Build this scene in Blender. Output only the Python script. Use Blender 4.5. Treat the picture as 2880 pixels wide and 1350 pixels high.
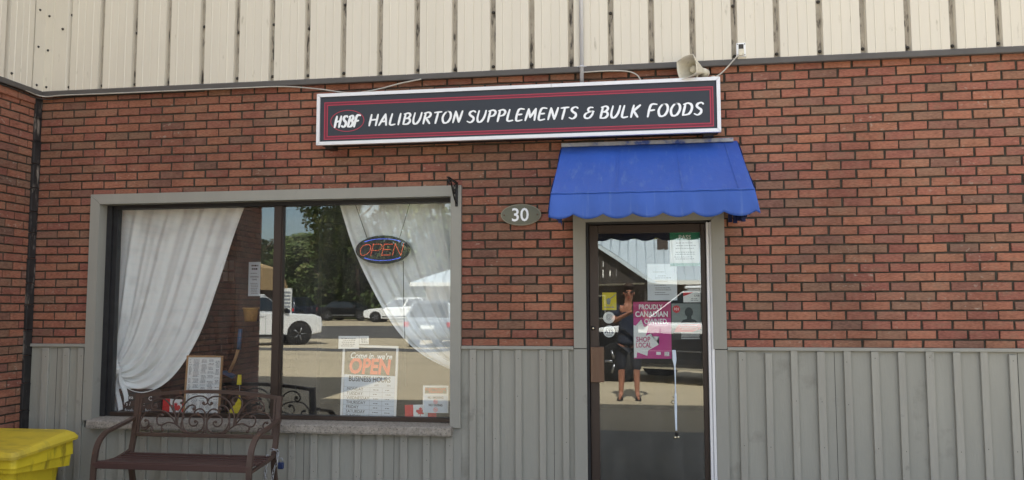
import bpy, bmesh, math, random
from mathutils import Vector, Matrix
from math import radians, sin, cos, pi

random.seed(7)
for o in list(bpy.data.objects):
    bpy.data.objects.remove(o, do_unlink=True)
SC = bpy.context.scene
COL = SC.collection

# ------------------------------------------------------------------ camera
cd = bpy.data.cameras.new('camera')
cam = bpy.data.objects.new('camera', cd)
COL.objects.link(cam)
cd.sensor_width = 36.0
cd.lens = 36.0 * 2306.55 / 2880.0
cd.clip_start = 0.05
cd.clip_end = 2000
_r = Vector((0.98837743, 0.15200505, -0.00212483))
_u = Vector((0.01458942, -0.08093297, 0.99661277))
_f = Vector((-0.15131821, 0.98506057, 0.08220998))
CAM = Vector((4.8242, -6.2143, 1.4216))
cam.matrix_world = Matrix(((_r.x, _u.x, -_f.x, CAM.x), (_r.y, _u.y, -_f.y, CAM.y), (_r.z, _u.z, -_f.z, CAM.z), (0, 0, 0, 1)))
SC.camera = cam

# ------------------------------------------------------------------ sky, sun, exposure
SUN_TO = Vector((0.15, 6.15, 7.28)).normalized()          # towards the sun: high, behind the shop
SUN_EL = math.asin(SUN_TO.z)
SUN_AZ = math.atan2(SUN_TO.x, SUN_TO.y)
w = bpy.data.worlds.new('World')
SC.world = w
w.use_nodes = True
wn, wl = w.node_tree.nodes, w.node_tree.links
wn.clear()
w_out = wn.new('ShaderNodeOutputWorld')
w_bg = wn.new('ShaderNodeBackground')
w_sky = wn.new('ShaderNodeTexSky')
w_sky.sky_type = 'NISHITA'
w_sky.sun_disc = False
w_sky.sun_elevation = SUN_EL
w_sky.sun_rotation = SUN_AZ
w_sky.dust_density = 1.5
w_tc = wn.new('ShaderNodeTexCoord')
w_map = wn.new('ShaderNodeMapping')
w_map.inputs['Scale'].default_value = (1.0, 1.0, 3.2)
w_no = wn.new('ShaderNodeTexNoise')
w_no.inputs['Scale'].default_value = 2.1
w_no.inputs['Detail'].default_value = 8
w_no.inputs['Roughness'].default_value = 0.58
w_ra = wn.new('ShaderNodeValToRGB')
w_ra.color_ramp.elements[0].position = 0.40
w_ra.color_ramp.elements[1].position = 0.62
w_mix = wn.new('ShaderNodeMixRGB')
w_mix.inputs['Color2'].default_value = (7.6, 7.6, 7.7, 1)   # sunlit cloud
wl.new(w_tc.outputs['Generated'], w_map.inputs['Vector'])
wl.new(w_map.outputs['Vector'], w_no.inputs['Vector'])
wl.new(w_no.outputs['Fac'], w_ra.inputs['Fac'])
wl.new(w_ra.outputs['Color'], w_mix.inputs['Fac'])
wl.new(w_sky.outputs['Color'], w_mix.inputs['Color1'])
wl.new(w_mix.outputs['Color'], w_bg.inputs['Color'])
w_bg.inputs['Strength'].default_value = 0.10
wl.new(w_bg.outputs['Background'], w_out.inputs['Surface'])

sd = bpy.data.lights.new('sun', 'SUN')
sd.energy = 5.0
sd.angle = radians(0.53)
sd.color = (1.0, 0.955, 0.88)
sun = bpy.data.objects.new('sun', sd)
COL.objects.link(sun)
sun.location = (0, 0, 30)
sun.rotation_euler = (-SUN_TO).to_track_quat('-Z', 'Y').to_euler()

SC.view_settings.view_transform = 'Standard'
SC.view_settings.look = 'None'
SC.view_settings.gamma = 1.0
SC.view_settings.use_curve_mapping = False
SC.view_settings.exposure = 1.55
SC.render.engine = 'CYCLES'
SC.cycles.use_denoising = True
SC.cycles.max_bounces = 10
SC.cycles.transparent_max_bounces = 16
SC.cycles.caustics_reflective = False

# ------------------------------------------------------------------ material helpers
MATS = {}


def srgb(r, g, b):
    f = lambda v: (v / 255.0) / 12.92 if v <= 10.3 else (((v / 255.0) + 0.055) / 1.055) ** 2.4
    return (f(r), f(g), f(b), 1.0)


def mat(name, col=(0.5, 0.5, 0.5, 1), rough=0.7, metal=0.0, var=0.0, scale=6.0, stretch=(1, 1, 1), bump=0.0, bscale=None,
        spec=0.4, coat=0.0, stain=None, stain_at=(0.55, 0.7), stain_scale=3.0, stain_stretch=(1, 1, 1), emit=0.0, detail=6.0):
    """principled material: base colour with noise variation, optional stains of a second colour, optional bump"""
    m = bpy.data.materials.new(name)
    m.use_nodes = True
    n, l = m.node_tree.nodes, m.node_tree.links
    b = n['Principled BSDF']
    if len(col) == 3:
        col = tuple(col) + (1.0,)
    b.inputs['Base Color'].default_value = col
    b.inputs['Roughness'].default_value = rough
    b.inputs['Metallic'].default_value = metal
    b.inputs['Specular IOR Level'].default_value = spec
    b.inputs['Coat Weight'].default_value = coat
    b.inputs['Coat Roughness'].default_value = 0.05
    if emit:
        b.inputs['Emission Color'].default_value = col
        b.inputs['Emission Strength'].default_value = emit
    tc = n.new('ShaderNodeTexCoord')

    def noise(sc, st, det=detail):
        mp = n.new('ShaderNodeMapping')
        mp.inputs['Scale'].default_value = st
        l.new(tc.outputs['Object'], mp.inputs['Vector'])
        no = n.new('ShaderNodeTexNoise')
        no.inputs['Scale'].default_value = sc
        no.inputs['Detail'].default_value = det
        no.inputs['Roughness'].default_value = 0.6
        l.new(mp.outputs['Vector'], no.inputs['Vector'])
        return no.outputs['Fac']
    out = None
    if var:
        ra = n.new('ShaderNodeValToRGB')
        ra.color_ramp.elements[0].position = 0.3
        ra.color_ramp.elements[1].position = 0.7
        ra.color_ramp.elements[0].color = tuple(c * (1 - var) for c in col[:3]) + (1,)
        ra.color_ramp.elements[1].color = tuple(min(1, c * (1 + var)) for c in col[:3]) + (1,)
        l.new(noise(scale, stretch), ra.inputs['Fac'])
        out = ra.outputs['Color']
    if stain is not None:
        ra2 = n.new('ShaderNodeValToRGB')
        ra2.color_ramp.elements[0].position = stain_at[0]
        ra2.color_ramp.elements[1].position = stain_at[1]
        l.new(noise(stain_scale, stain_stretch, 8.0), ra2.inputs['Fac'])
        mx = n.new('ShaderNodeMixRGB')
        if out is not None:
            l.new(out, mx.inputs['Color1'])
        else:
            mx.inputs['Color1'].default_value = col
        mx.inputs['Color2'].default_value = stain if len(stain) == 4 else tuple(stain) + (1,)
        l.new(ra2.outputs['Color'], mx.inputs['Fac'])
        out = mx.outputs['Color']
    if out is not None:
        l.new(out, b.inputs['Base Color'])
    if bump:
        bp = n.new('ShaderNodeBump')
        bp.inputs['Strength'].default_value = bump
        bp.inputs['Distance'].default_value = 0.01
        l.new(noise(bscale or scale, stretch), bp.inputs['Height'])
        l.new(bp.outputs['Normal'], b.inputs['Normal'])
    MATS[name] = m
    return m


def brick_material():
    """rug-faced brick: colour picked per brick (object random + island random), wire-cut grain, soot"""
    m = bpy.data.materials.new('brick')
    m.use_nodes = True
    n, l = m.node_tree.nodes, m.node_tree.links
    b = n['Principled BSDF']
    b.inputs['Roughness'].default_value = 0.86
    b.inputs['Specular IOR Level'].default_value = 0.3
    oi = n.new('ShaderNodeObjectInfo')
    ge = n.new('ShaderNodeNewGeometry')
    ad = n.new('ShaderNodeMath'); ad.operation = 'ADD'
    l.new(oi.outputs['Random'], ad.inputs[0]); l.new(ge.outputs['Random Per Island'], ad.inputs[1])
    fr = n.new('ShaderNodeMath'); fr.operation = 'FRACT'
    l.new(ad.outputs[0], fr.inputs[0])
    ra = n.new('ShaderNodeValToRGB')
    ra.color_ramp.interpolation = 'LINEAR'
    cols = [(0.00, (143, 97, 80)), (0.14, (163, 109, 87)), (0.28, (156, 102, 84)), (0.40, (143, 91, 79)), (0.50, (167, 113, 90)),
            (0.60, (134, 103, 86)), (0.70, (156, 109, 87)), (0.80, (148, 95, 82)), (0.90, (128, 96, 83)), (1.00, (160, 106, 85))]
    els = ra.color_ramp.elements
    els[0].position = 0; els[0].color = srgb(*cols[0][1])
    els[1].position = 1; els[1].color = srgb(*cols[-1][1])
    for p, c in cols[1:-1]:
        e = els.new(p); e.color = srgb(*c)
    l.new(fr.outputs[0], ra.inputs['Fac'])
    tc = n.new('ShaderNodeTexCoord')
    # per-brick grain, world position so that neighbours differ
    def noise(sc, st, det, src):
        mp = n.new('ShaderNodeMapping'); mp.inputs['Scale'].default_value = st
        l.new(src, mp.inputs['Vector'])
        no = n.new('ShaderNodeTexNoise'); no.inputs['Scale'].default_value = sc; no.inputs['Detail'].default_value = det
        l.new(mp.outputs['Vector'], no.inputs['Vector'])
        return no
    grain = noise(36, (1, 1, 3.4), 5, ge.outputs['Position'])
    blot = noise(9, (1, 1, 2), 4, ge.outputs['Position'])
    soot = noise(1.5, (1, 1, 0.38), 6, ge.outputs['Position'])
    def ramp(p0, c0, p1, c1, src):
        r = n.new('ShaderNodeValToRGB')
        r.color_ramp.elements[0].position = p0; r.color_ramp.elements[1].position = p1
        r.color_ramp.elements[0].color = (c0, c0, c0, 1); r.color_ramp.elements[1].color = (c1, c1, c1, 1)
        l.new(src, r.inputs['Fac']); return r.outputs['Color']
    def mul(a, c, fac=1.0):
        x = n.new('ShaderNodeMixRGB'); x.blend_type = 'MULTIPLY'; x.inputs['Fac'].default_value = fac
        l.new(a, x.inputs['Color1']); l.new(c, x.inputs['Color2']); return x.outputs['Color']
    c = mul(ra.outputs['Color'], ramp(0.3, 0.72, 0.68, 1.18, grain.outputs['Fac']))
    c = mul(c, ramp(0.3, 0.78, 0.7, 1.12, blot.outputs['Fac']))
    c = mul(c, ramp(0.34, 0.74, 0.60, 1.05, soot.outputs['Fac']))
    # grey-brown weathering film that comes and goes inside a brick
    film = n.new('ShaderNodeMixRGB')
    film.inputs['Color2'].default_value = srgb(112, 92, 76)
    l.new(c, film.inputs['Color1'])
    l.new(ramp(0.50, 0.0, 0.72, 0.55, blot.outputs['Fac']), film.inputs['Fac'])
    # chalky mortar smears and bloom on some bricks
    sm = noise(26, (1, 1, 1.6), 6, ge.outputs['Position'])
    wide = noise(2.3, (1, 1, 1), 2, ge.outputs['Position'])
    sf = n.new('ShaderNodeMath'); sf.operation = 'MULTIPLY'
    l.new(ramp(0.60, 0.0, 0.70, 0.55, sm.outputs['Fac']), sf.inputs[0]); l.new(ramp(0.50, 0.0, 0.62, 1.0, wide.outputs['Fac']), sf.inputs[1])
    bl_ = n.new('ShaderNodeMixRGB'); bl_.inputs['Color2'].default_value = srgb(168, 156, 142)
    l.new(sf.outputs[0], bl_.inputs['Fac']); l.new(film.outputs['Color'], bl_.inputs['Color1'])
    l.new(bl_.outputs['Color'], b.inputs['Base Color'])
    bp = n.new('ShaderNodeBump'); bp.inputs['Strength'].default_value = 0.55; bp.inputs['Distance'].default_value = 0.004
    l.new(grain.outputs['Fac'], bp.inputs['Height'])
    l.new(bp.outputs['Normal'], b.inputs['Normal'])
    MATS['brick'] = m
    return m


def glass_material(name, refl, tint, rough=0.0):
    m = bpy.data.materials.new(name)
    m.use_nodes = True
    n, l = m.node_tree.nodes, m.node_tree.links
    n.clear()
    out = n.new('ShaderNodeOutputMaterial')
    tr = n.new('ShaderNodeBsdfTransparent'); tr.inputs['Color'].default_value = tint
    gl = n.new('ShaderNodeBsdfGlossy'); gl.inputs['Roughness'].default_value = rough
    gl.inputs['Color'].default_value = (0.97, 1.0, 0.98, 1)
    fr = n.new('ShaderNodeLayerWeight'); fr.inputs['Blend'].default_value = 0.5
    pw = n.new('ShaderNodeMath'); pw.operation = 'POWER'; pw.inputs[1].default_value = 5.0
    l.new(fr.outputs['Facing'], pw.inputs[0])
    ma = n.new('ShaderNodeMath'); ma.operation = 'MULTIPLY_ADD'; ma.inputs[1].default_value = 1.0 - refl; ma.inputs[2].default_value = refl
    l.new(pw.outputs[0], ma.inputs[0])
    mx = n.new('ShaderNodeMixShader')
    l.new(ma.outputs[0], mx.inputs[0]); l.new(tr.outputs[0], mx.inputs[1]); l.new(gl.outputs[0], mx.inputs[2])
    # faint waviness of sheet glass
    tc = n.new('ShaderNodeTexCoord')
    no = n.new('ShaderNodeTexNoise'); no.inputs['Scale'].default_value = 1.6; no.inputs['Detail'].default_value = 1
    l.new(tc.outputs['Object'], no.inputs['Vector'])
    bp = n.new('ShaderNodeBump'); bp.inputs['Strength'].default_value = 0.05; bp.inputs['Distance'].default_value = 0.01
    l.new(no.outputs['Fac'], bp.inputs['Height']); l.new(bp.outputs['Normal'], gl.inputs['Normal'])
    # thin film of dust and wiped streaks
    mp = n.new('ShaderNodeMapping'); mp.inputs['Scale'].default_value = (3.0, 1.0, 0.7)
    l.new(tc.outputs['Object'], mp.inputs['Vector'])
    n2 = n.new('ShaderNodeTexNoise'); n2.inputs['Scale'].default_value = 3.5; n2.inputs['Detail'].default_value = 7
    l.new(mp.outputs['Vector'], n2.inputs['Vector'])
    ra = n.new('ShaderNodeValToRGB')
    ra.color_ramp.elements[0].position = 0.35; ra.color_ramp.elements[1].position = 0.75
    ra.color_ramp.elements[0].color = (.006, .006, .006, 1); ra.color_ramp.elements[1].color = (.032, .032, .032, 1)
    l.new(n2.outputs['Fac'], ra.inputs['Fac'])
    df = n.new('ShaderNodeBsdfDiffuse'); df.inputs['Color'].default_value = (.72, .70, .66, 1)
    m2 = n.new('ShaderNodeMixShader')
    l.new(ra.outputs['Color'], m2.inputs[0]); l.new(mx.outputs[0], m2.inputs[1]); l.new(df.outputs[0], m2.inputs[2])
    l.new(m2.outputs[0], out.inputs['Surface'])
    MATS[name] = m
    return m


def cloth_material(name, col, trans=0.35):
    m = bpy.data.materials.new(name)
    m.use_nodes = True
    n, l = m.node_tree.nodes, m.node_tree.links
    n.clear()
    out = n.new('ShaderNodeOutputMaterial')
    tc = n.new('ShaderNodeTexCoord')
    no = n.new('ShaderNodeTexNoise'); no.inputs['Scale'].default_value = 5.5; no.inputs['Detail'].default_value = 5
    l.new(tc.outputs['Object'], no.inputs['Vector'])
    ra = n.new('ShaderNodeValToRGB')
    ra.color_ramp.elements[0].position = 0.33; ra.color_ramp.elements[1].position = 0.46
    ra.color_ramp.elements[0].color = tuple(c * 0.88 for c in col[:3]) + (1,)
    ra.color_ramp.elements[1].color = tuple(col[:3]) + (1,)
    l.new(no.outputs['Fac'], ra.inputs['Fac'])
    di = n.new('ShaderNodeBsdfDiffuse'); tl = n.new('ShaderNodeBsdfTranslucent')
    l.new(ra.outputs['Color'], di.inputs['Color']); l.new(ra.outputs['Color'], tl.inputs['Color'])
    mx = n.new('ShaderNodeMixShader'); mx.inputs[0].default_value = trans
    l.new(di.outputs[0], mx.inputs[1]); l.new(tl.outputs[0], mx.inputs[2])
    l.new(mx.outputs[0], out.inputs['Surface'])
    MATS[name] = m
    return m


# ------------------------------------------------------------------ mesh helpers
class MB:
    """collects polygons of one object"""
    def __init__(s):
        s.v, s.f, s.mi, s.sm = [], [], [], []
        s.cur, s.smooth = 0, False

    def add(s, verts, faces):
        o = len(s.v)
        s.v += [tuple(p) for p in verts]
        for f in faces:
            s.f.append(tuple(i + o for i in f)); s.mi.append(s.cur); s.sm.append(s.smooth)
        return s

    def box(s, x0, x1, y0, y1, z0, z1, ch=0.0):
        if ch <= 0:
            v = [(x, y, z) for z in (z0, z1) for y in (y0, y1) for x in (x0, x1)]
            return s.add(v, [(0, 2, 3, 1), (4, 5, 7, 6), (0, 1, 5, 4), (2, 6, 7, 3), (0, 4, 6, 2), (1, 3, 7, 5)])
        bm = bmesh.new()
        bmesh.ops.create_cube(bm, size=1)
        for q in bm.verts:
            q.co = Vector((x0 + (q.co.x + .5) * (x1 - x0), y0 + (q.co.y + .5) * (y1 - y0), z0 + (q.co.z + .5) * (z1 - z0)))
        bmesh.ops.bevel(bm, geom=list(bm.edges), offset=ch, segments=1, affect='EDGES')
        return s.bm(bm)

    def bm(s, bm):
        bm.verts.index_update()
        s.add([q.co[:] for q in bm.verts], [[q.index for q in f.verts] for f in bm.faces])
        bm.free()
        return s

    def quad(s, a, b, c, d):
        return s.add([a, b, c, d], [(0, 1, 2, 3)])

    def prism(s, pts, axis, a0, a1):
        """polygon pts (2D) extruded along axis between a0 and a1"""
        n = len(pts)
        def P(p, a):
            return {'x': (a, p[0], p[1]), 'y': (p[0], a, p[1]), 'z': (p[0], p[1], a)}[axis]
        v = [P(p, a0) for p in pts] + [P(p, a1) for p in pts]
        f = [tuple(range(n)), tuple(range(2 * n - 1, n - 1, -1))]
        f += [(i, n + i, n + (i + 1) % n, (i + 1) % n) for i in range(n)]
        return s.add(v, f)

    def tube(s, pts, r, seg=8, closed=False, cap=True):
        """pts 3D, r a number or list"""
        sm, s.smooth = s.smooth, True
        pts = [Vector(p) for p in pts]
        n = len(pts)
        rr = r if isinstance(r, (list, tuple)) else [r] * n
        o = len(s.v)
        up = Vector((0, 0, 1))
        prev = None
        for i, p in enumerate(pts):
            a = pts[(i - 1) % n] if (closed or i > 0) else p
            b = pts[(i + 1) % n] if (closed or i < n - 1) else p
            t = (b - a)
            t = t.normalized() if t.length > 1e-9 else Vector((0, 0, 1))
            if prev is None:
                x = t.cross(up)
                if x.length < 1e-3:
                    x = t.cross(Vector((0, 1, 0)))
                x.normalize()
            else:
                x = (prev - t * prev.dot(t))
                x = x.normalized() if x.length > 1e-6 else t.orthogonal().normalized()
            prev = x
            y = t.cross(x)
            for k in range(seg):
                q = p + (x * cos(2 * pi * k / seg) + y * sin(2 * pi * k / seg)) * rr[i]
                s.v.append(q[:])
        m = n if closed else n - 1
        for i in range(m):
            for k in range(seg):
                a = o + i * seg + k; b = o + i * seg + (k + 1) % seg
                c = o + ((i + 1) % n) * seg + (k + 1) % seg; d = o + ((i + 1) % n) * seg + k
                s.f.append((a, b, c, d)); s.mi.append(s.cur); s.sm.append(True)
        if cap and not closed:
            s.f.append(tuple(o + k for k in range(seg - 1, -1, -1))); s.mi.append(s.cur); s.sm.append(False)
            s.f.append(tuple(o + (n - 1) * seg + k for k in range(seg))); s.mi.append(s.cur); s.sm.append(False)
        s.smooth = sm
        return s

    def lathe(s, prof, c, axis='z', seg=16, cap=True):
        """prof: list of (radius, height) turned round an axis through c"""
        o = len(s.v)
        for (r, h) in prof:
            for k in range(seg):
                a = 2 * pi * k / seg
                p = {'z': (r * cos(a), r * sin(a), h), 'y': (r * cos(a), h, r * sin(a)), 'x': (h, r * cos(a), r * sin(a))}[axis]
                s.v.append((p[0] + c[0], p[1] + c[1], p[2] + c[2]))
        for i in range(len(prof) - 1):
            for k in range(seg):
                s.f.append((o + i * seg + k, o + i * seg + (k + 1) % seg, o + (i + 1) * seg + (k + 1) % seg, o + (i + 1) * seg + k))
                s.mi.append(s.cur); s.sm.append(True)
        if cap:
            s.f.append(tuple(o + k for k in range(seg - 1, -1, -1))); s.mi.append(s.cur); s.sm.append(False)
            b = o + (len(prof) - 1) * seg
            s.f.append(tuple(b + k for k in range(seg))); s.mi.append(s.cur); s.sm.append(False)
        return s

    def ball(s, c, r, seg=10, rings=6, sc=(1, 1, 1)):
        prof = [(max(1e-4, r * sin(pi * i / rings)), -r * cos(pi * i / rings)) for i in range(rings + 1)]
        o = len(s.v)
        s.lathe(prof, (0, 0, 0), 'z', seg, cap=False)
        for i in range(o, len(s.v)):
            p = s.v[i]
            s.v[i] = (c[0] + p[0] * sc[0], c[1] + p[1] * sc[1], c[2] + p[2] * sc[2])
        return s

    def grid(s, fn, nu, nv, smooth=True):
        o = len(s.v)
        for j in range(nv + 1):
            for i in range(nu + 1):
                s.v.append(tuple(fn(i / nu, j / nv)))
        for j in range(nv):
            for i in range(nu):
                a = o + j * (nu + 1) + i
                s.f.append((a, a + 1, a + nu + 2, a + nu + 1)); s.mi.append(s.cur); s.sm.append(smooth)
        return s

    def mesh(s, name, mats):
        me = bpy.data.meshes.new(name)
        me.from_pydata(s.v, [], s.f)
        for m in (mats if isinstance(mats, (list, tuple)) else [mats]):
            me.materials.append(MATS[m] if isinstance(m, str) else m)
        if s.f:
            me.polygons.foreach_set('material_index', s.mi)
            me.polygons.foreach_set('use_smooth', s.sm)
        me.update()
        return me

    def build(s, name, mats, parent=None, loc=(0, 0, 0), rz=0.0, fix=True):
        me = s.mesh(name, mats)
        if fix:
            bm = bmesh.new(); bm.from_mesh(me)
            bmesh.ops.recalc_face_normals(bm, faces=bm.faces)
            bm.to_mesh(me); bm.free()
        return link(name, me, parent, loc, rz)


def link(name, me, parent=None, loc=(0, 0, 0), rz=0.0):
    o = bpy.data.objects.new(name, me)
    COL.objects.link(o)
    o.location = loc
    o.rotation_euler = (0, 0, rz)
    if parent is not None:
        o.parent = parent
    return o


def tag(o, label=None, cat=None, group=None, kind=None):
    if label: o['label'] = label
    if cat: o['category'] = cat
    if group: o['group'] = group
    if kind: o['kind'] = kind
    return o


def thing(name, label, cat, loc=(0, 0, 0), rz=0.0, group=None):
    o = link(name, None, None, loc, rz)
    o.empty_display_size = 0.1
    return tag(o, label, cat, group)


def cat_spline(pts, n=6, closed=False):
    """Catmull-Rom through pts (2D or 3D tuples)"""
    P = [Vector(p) if len(p) == 3 else Vector((p[0], p[1], 0)) for p in pts]
    N = len(P)
    out = []
    m = N if closed else N - 1
    for i in range(m):
        g = lambda k: P[k % N] if closed else P[max(0, min(N - 1, k))]
        p0, p1, p2, p3 = g(i - 1), g(i), g(i + 1), g(i + 2)
        for j in range(n):
            t = j / n
            out.append(0.5 * ((2 * p1) + (p2 - p0) * t + (2 * p0 - 5 * p1 + 4 * p2 - p3) * t * t + (3 * p1 - p0 - 3 * p2 + p3) * t ** 3))
    if not closed:
        out.append(P[-1])
    return out


def text_mesh(body, size, ext=0.0006, shear=0.0, bold=0.0, align='CENTER', sx=1.0, space=1.0):
    """built-in font turned into a mesh lying in local XZ, facing -y"""
    cu = bpy.data.curves.new('lettering', 'FONT')
    cu.body = body
    cu.size = size
    cu.extrude = ext
    cu.shear = shear
    cu.offset = bold
    cu.align_x = align
    cu.space_character = space
    cu.resolution_u = 3
    ob = bpy.data.objects.new('tmp', cu)
    COL.objects.link(ob)
    dg = bpy.context.evaluated_depsgraph_get()
    me = bpy.data.meshes.new_from_object(ob.evaluated_get(dg))
    bpy.data.objects.remove(ob, do_unlink=True)
    bpy.data.curves.remove(cu)
    me.transform(Matrix(((sx, 0, 0, 0), (0, 0, -1, 0), (0, 1, 0, 0), (0, 0, 0, 1))))
    return me


def text(body, size, matname, parent, x, y, z, fit=None, name='lettering', split=False, **kw):
    if split:
        ext_ = lambda q: (lambda xs: (min(xs), max(xs)))([v.co.x for v in text_mesh(q, size, align='LEFT', **kw).vertices])
        a0, a1 = ext_(body)
        k = (fit or (a1 - a0)) / (a1 - a0)
        for i, ch in enumerate(body):
            me = text_mesh(ch, size, align='LEFT', **kw)
            b0, b1 = ext_(ch)
            off = ext_(body[:i + 1])[1] - b1
            me.transform(Matrix.Translation((off - a0, 0, 0))); me.transform(Matrix.Diagonal((k, 1, 1, 1)))
            me.transform(Matrix.Translation((-k * (a1 - a0) / 2, 0, 0)))
            me.materials.clear(); me.materials.append(MATS[matname])
            link(name, me, parent, (x, y, z))
        return
    return text_line(body, size, matname, parent, x, y, z, fit, name, **kw)


def text_line(body, size, matname, parent, x, y, z, fit=None, name='lettering', **kw):
    """place text: x centre (or left), y front plane, z baseline, world axes relative to the parent; fit = width in metres"""
    me = text_mesh(body, size, **kw)
    if fit:
        xs = [v.co.x for v in me.vertices]
        wd = max(xs) - min(xs)
        if wd > 0:
            me.transform(Matrix.Diagonal((fit / wd, 1, 1, 1)))
    me.materials.clear()
    me.materials.append(MATS[matname])
    return tag(link(name, me, parent, (x, y, z)), kind='stuff')


# ------------------------------------------------------------------ materials
brick_material()
mat('mortar', srgb(66, 61, 53), 0.95, var=0.35, scale=14, bump=0.6, bscale=60)
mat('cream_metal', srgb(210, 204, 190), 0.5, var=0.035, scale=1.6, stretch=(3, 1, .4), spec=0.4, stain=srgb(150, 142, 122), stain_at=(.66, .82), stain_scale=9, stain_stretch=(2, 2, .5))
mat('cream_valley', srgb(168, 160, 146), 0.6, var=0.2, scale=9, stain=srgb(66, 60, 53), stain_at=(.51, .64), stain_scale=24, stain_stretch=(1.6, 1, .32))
mat('flashing', srgb(84, 81, 79), 0.55, var=0.10, scale=5)
mat('soot', srgb(26, 25, 25), 0.9)
mat('grey_paint', srgb(148, 147, 139), 0.62, var=0.05, scale=2.5, stretch=(2, 2, .5), bump=0.15, bscale=30, stain=srgb(108, 106, 99), stain_at=(.64, .8), stain_scale=3.2)
mat('grey_board', srgb(150, 149, 140), 0.7, var=0.07, scale=2.2, stretch=(3, 3, .5), bump=0.25, bscale=26, stain=srgb(112, 110, 102), stain_at=(.58, .78), stain_scale=2.4)
mat('grey_batten', srgb(154, 152, 143), 0.7, var=0.09, scale=3, stretch=(3, 3, .35), bump=0.4, bscale=22, stain=srgb(104, 103, 96), stain_at=(.62, .76), stain_scale=4)
mat('bronze', srgb(60, 49, 43), 0.42, metal=0.25, var=0.06, scale=4, spec=0.5)
mat('bronze_light', srgb(112, 88, 72), 0.45, metal=0.3, var=0.08, scale=5, stretch=(8, 8, .3))
mat('black_frame', srgb(36, 36, 38), 0.55, var=0.25, scale=12, stain=srgb(120, 118, 112), stain_at=(.70, .76), stain_scale=40)
mat('white_alu', srgb(226, 227, 230), 0.38, metal=0.15, var=0.03, scale=7, stain=srgb(150, 150, 152), stain_at=(.68, .8), stain_scale=12, stain_stretch=(1, 1, .2))
mat('silver', srgb(196, 198, 204), 0.4, metal=0.2, var=0.04, scale=9)
mat('stone_sill', srgb(150, 143, 133), 0.9, var=0.28, scale=42, bump=0.7, bscale=50, stain=srgb(92, 86, 78), stain_at=(.55, .66), stain_scale=70)
mat('sign_panel', srgb(47, 51, 59), 0.42, var=0.04, scale=2)
mat('sign_red', srgb(176, 58, 78), 0.5)
mat('sign_dark_red', srgb(112, 40, 58), 0.5)
mat('sign_white', srgb(238, 241, 244), 0.5)
mat('cabinet_dark', srgb(40, 38, 38), 0.6)
mat('awning_blue', srgb(46, 84, 166), 0.5, var=0.07, scale=2.2, stretch=(2.2, 1, .6), spec=0.45, bump=0.35, bscale=6, stain=srgb(92, 120, 172), stain_at=(.56, .92), stain_scale=5.5, stain_stretch=(5, 1, .35))
mat('awning_dark', srgb(24, 36, 84), 0.7)
mat('awning_faded', srgb(150, 152, 156), 0.7, var=0.25, scale=7, stain=srgb(60, 80, 140), stain_at=(.5, .62), stain_scale=9)
mat('plaque_green', srgb(100, 100, 84), 0.5, var=0.08, scale=9)
mat('plaque_rim', srgb(128, 122, 104), 0.5, var=0.15, scale=22)
mat('horn', srgb(206, 200, 182), 0.55, var=0.12, scale=14, stain=srgb(96, 88, 72), stain_at=(.58, .74), stain_scale=15)
mat('cable_white', srgb(176, 172, 164), 0.6, var=0.15, scale=20)
mat('cable_dark', srgb(58, 55, 52), 0.7)
mat('iron_black', srgb(30, 28, 27), 0.6, var=0.25, scale=30)
mat('bench_brown', srgb(78, 62, 54), 0.5, var=0.14, scale=9, stain=srgb(126, 84, 60), stain_at=(.62, .74), stain_scale=12, bump=0.2, bscale=50)
mat('bench_slat', srgb(78, 57, 53), 0.38, var=0.10, scale=6, stretch=(.3, 4, 4))
mat('chain_steel', srgb(170, 172, 176), 0.3, metal=0.8)
mat('padlock_blue', srgb(30, 46, 84), 0.4)
mat('bin_yellow', srgb(222, 198, 46), 0.55, var=0.10, scale=3, stain=srgb(120, 98, 34), stain_at=(.55, .76), stain_scale=7, stain_stretch=(1.5, 1.5, .5), bump=0.12, bscale=60)
mat('bin_lid', srgb(206, 182, 56), 0.6, var=0.08, scale=4, stretch=(1, .5, 1), stain=srgb(150, 132, 62), stain_at=(.48, .78), stain_scale=5, stain_stretch=(.6, 1.6, 1))
cloth_material('curtain', (0.945, 0.96, 0.965), 0.05)
mat('white_plastic', srgb(232, 234, 236), 0.4)
mat('led_housing', srgb(30, 32, 44), 0.4, var=0.1, scale=8)
mat('led_red', (1.0, 0.16, 0.07, 1), 0.4, emit=0.42)
mat('led_blue', (0.12, 0.20, 1.0, 1), 0.4, emit=0.5)
mat('paper', srgb(234, 236, 236), 0.8)
mat('paper_cool', srgb(214, 222, 232), 0.8)
mat('ink_black', srgb(38, 38, 42), 0.8)
mat('ink_grey', srgb(128, 132, 138), 0.8)
mat('ink_orange', srgb(250, 92, 62), 0.6)
mat('card_black', srgb(48, 44, 42), 0.6)
mat('flag_red', srgb(212, 34, 42), 0.7)
mat('green_print', srgb(24, 128, 84), 0.7)
mat('pink_print', srgb(196, 62, 140), 0.6, var=0.06, scale=3)
mat('pink_dark', srgb(178, 50, 108), 0.6)
mat('yellow_print', srgb(214, 196, 24), 0.6)
mat('navy_print', srgb(30, 44, 84), 0.7)
mat('photo_grey', srgb(128, 136, 134), 0.7, var=0.25, scale=7, stretch=(.4, 1, 4))
mat('photo_dark', srgb(42, 46, 46), 0.7)
mat('badge_red', srgb(196, 44, 52), 0.7)
mat('wood_frame', srgb(168, 132, 92), 0.6, var=0.15, scale=12)
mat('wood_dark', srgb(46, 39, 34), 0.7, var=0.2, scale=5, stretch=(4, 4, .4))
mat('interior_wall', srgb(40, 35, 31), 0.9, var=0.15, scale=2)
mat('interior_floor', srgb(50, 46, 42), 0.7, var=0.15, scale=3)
mat('ceiling', srgb(70, 67, 62), 0.9)
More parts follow.
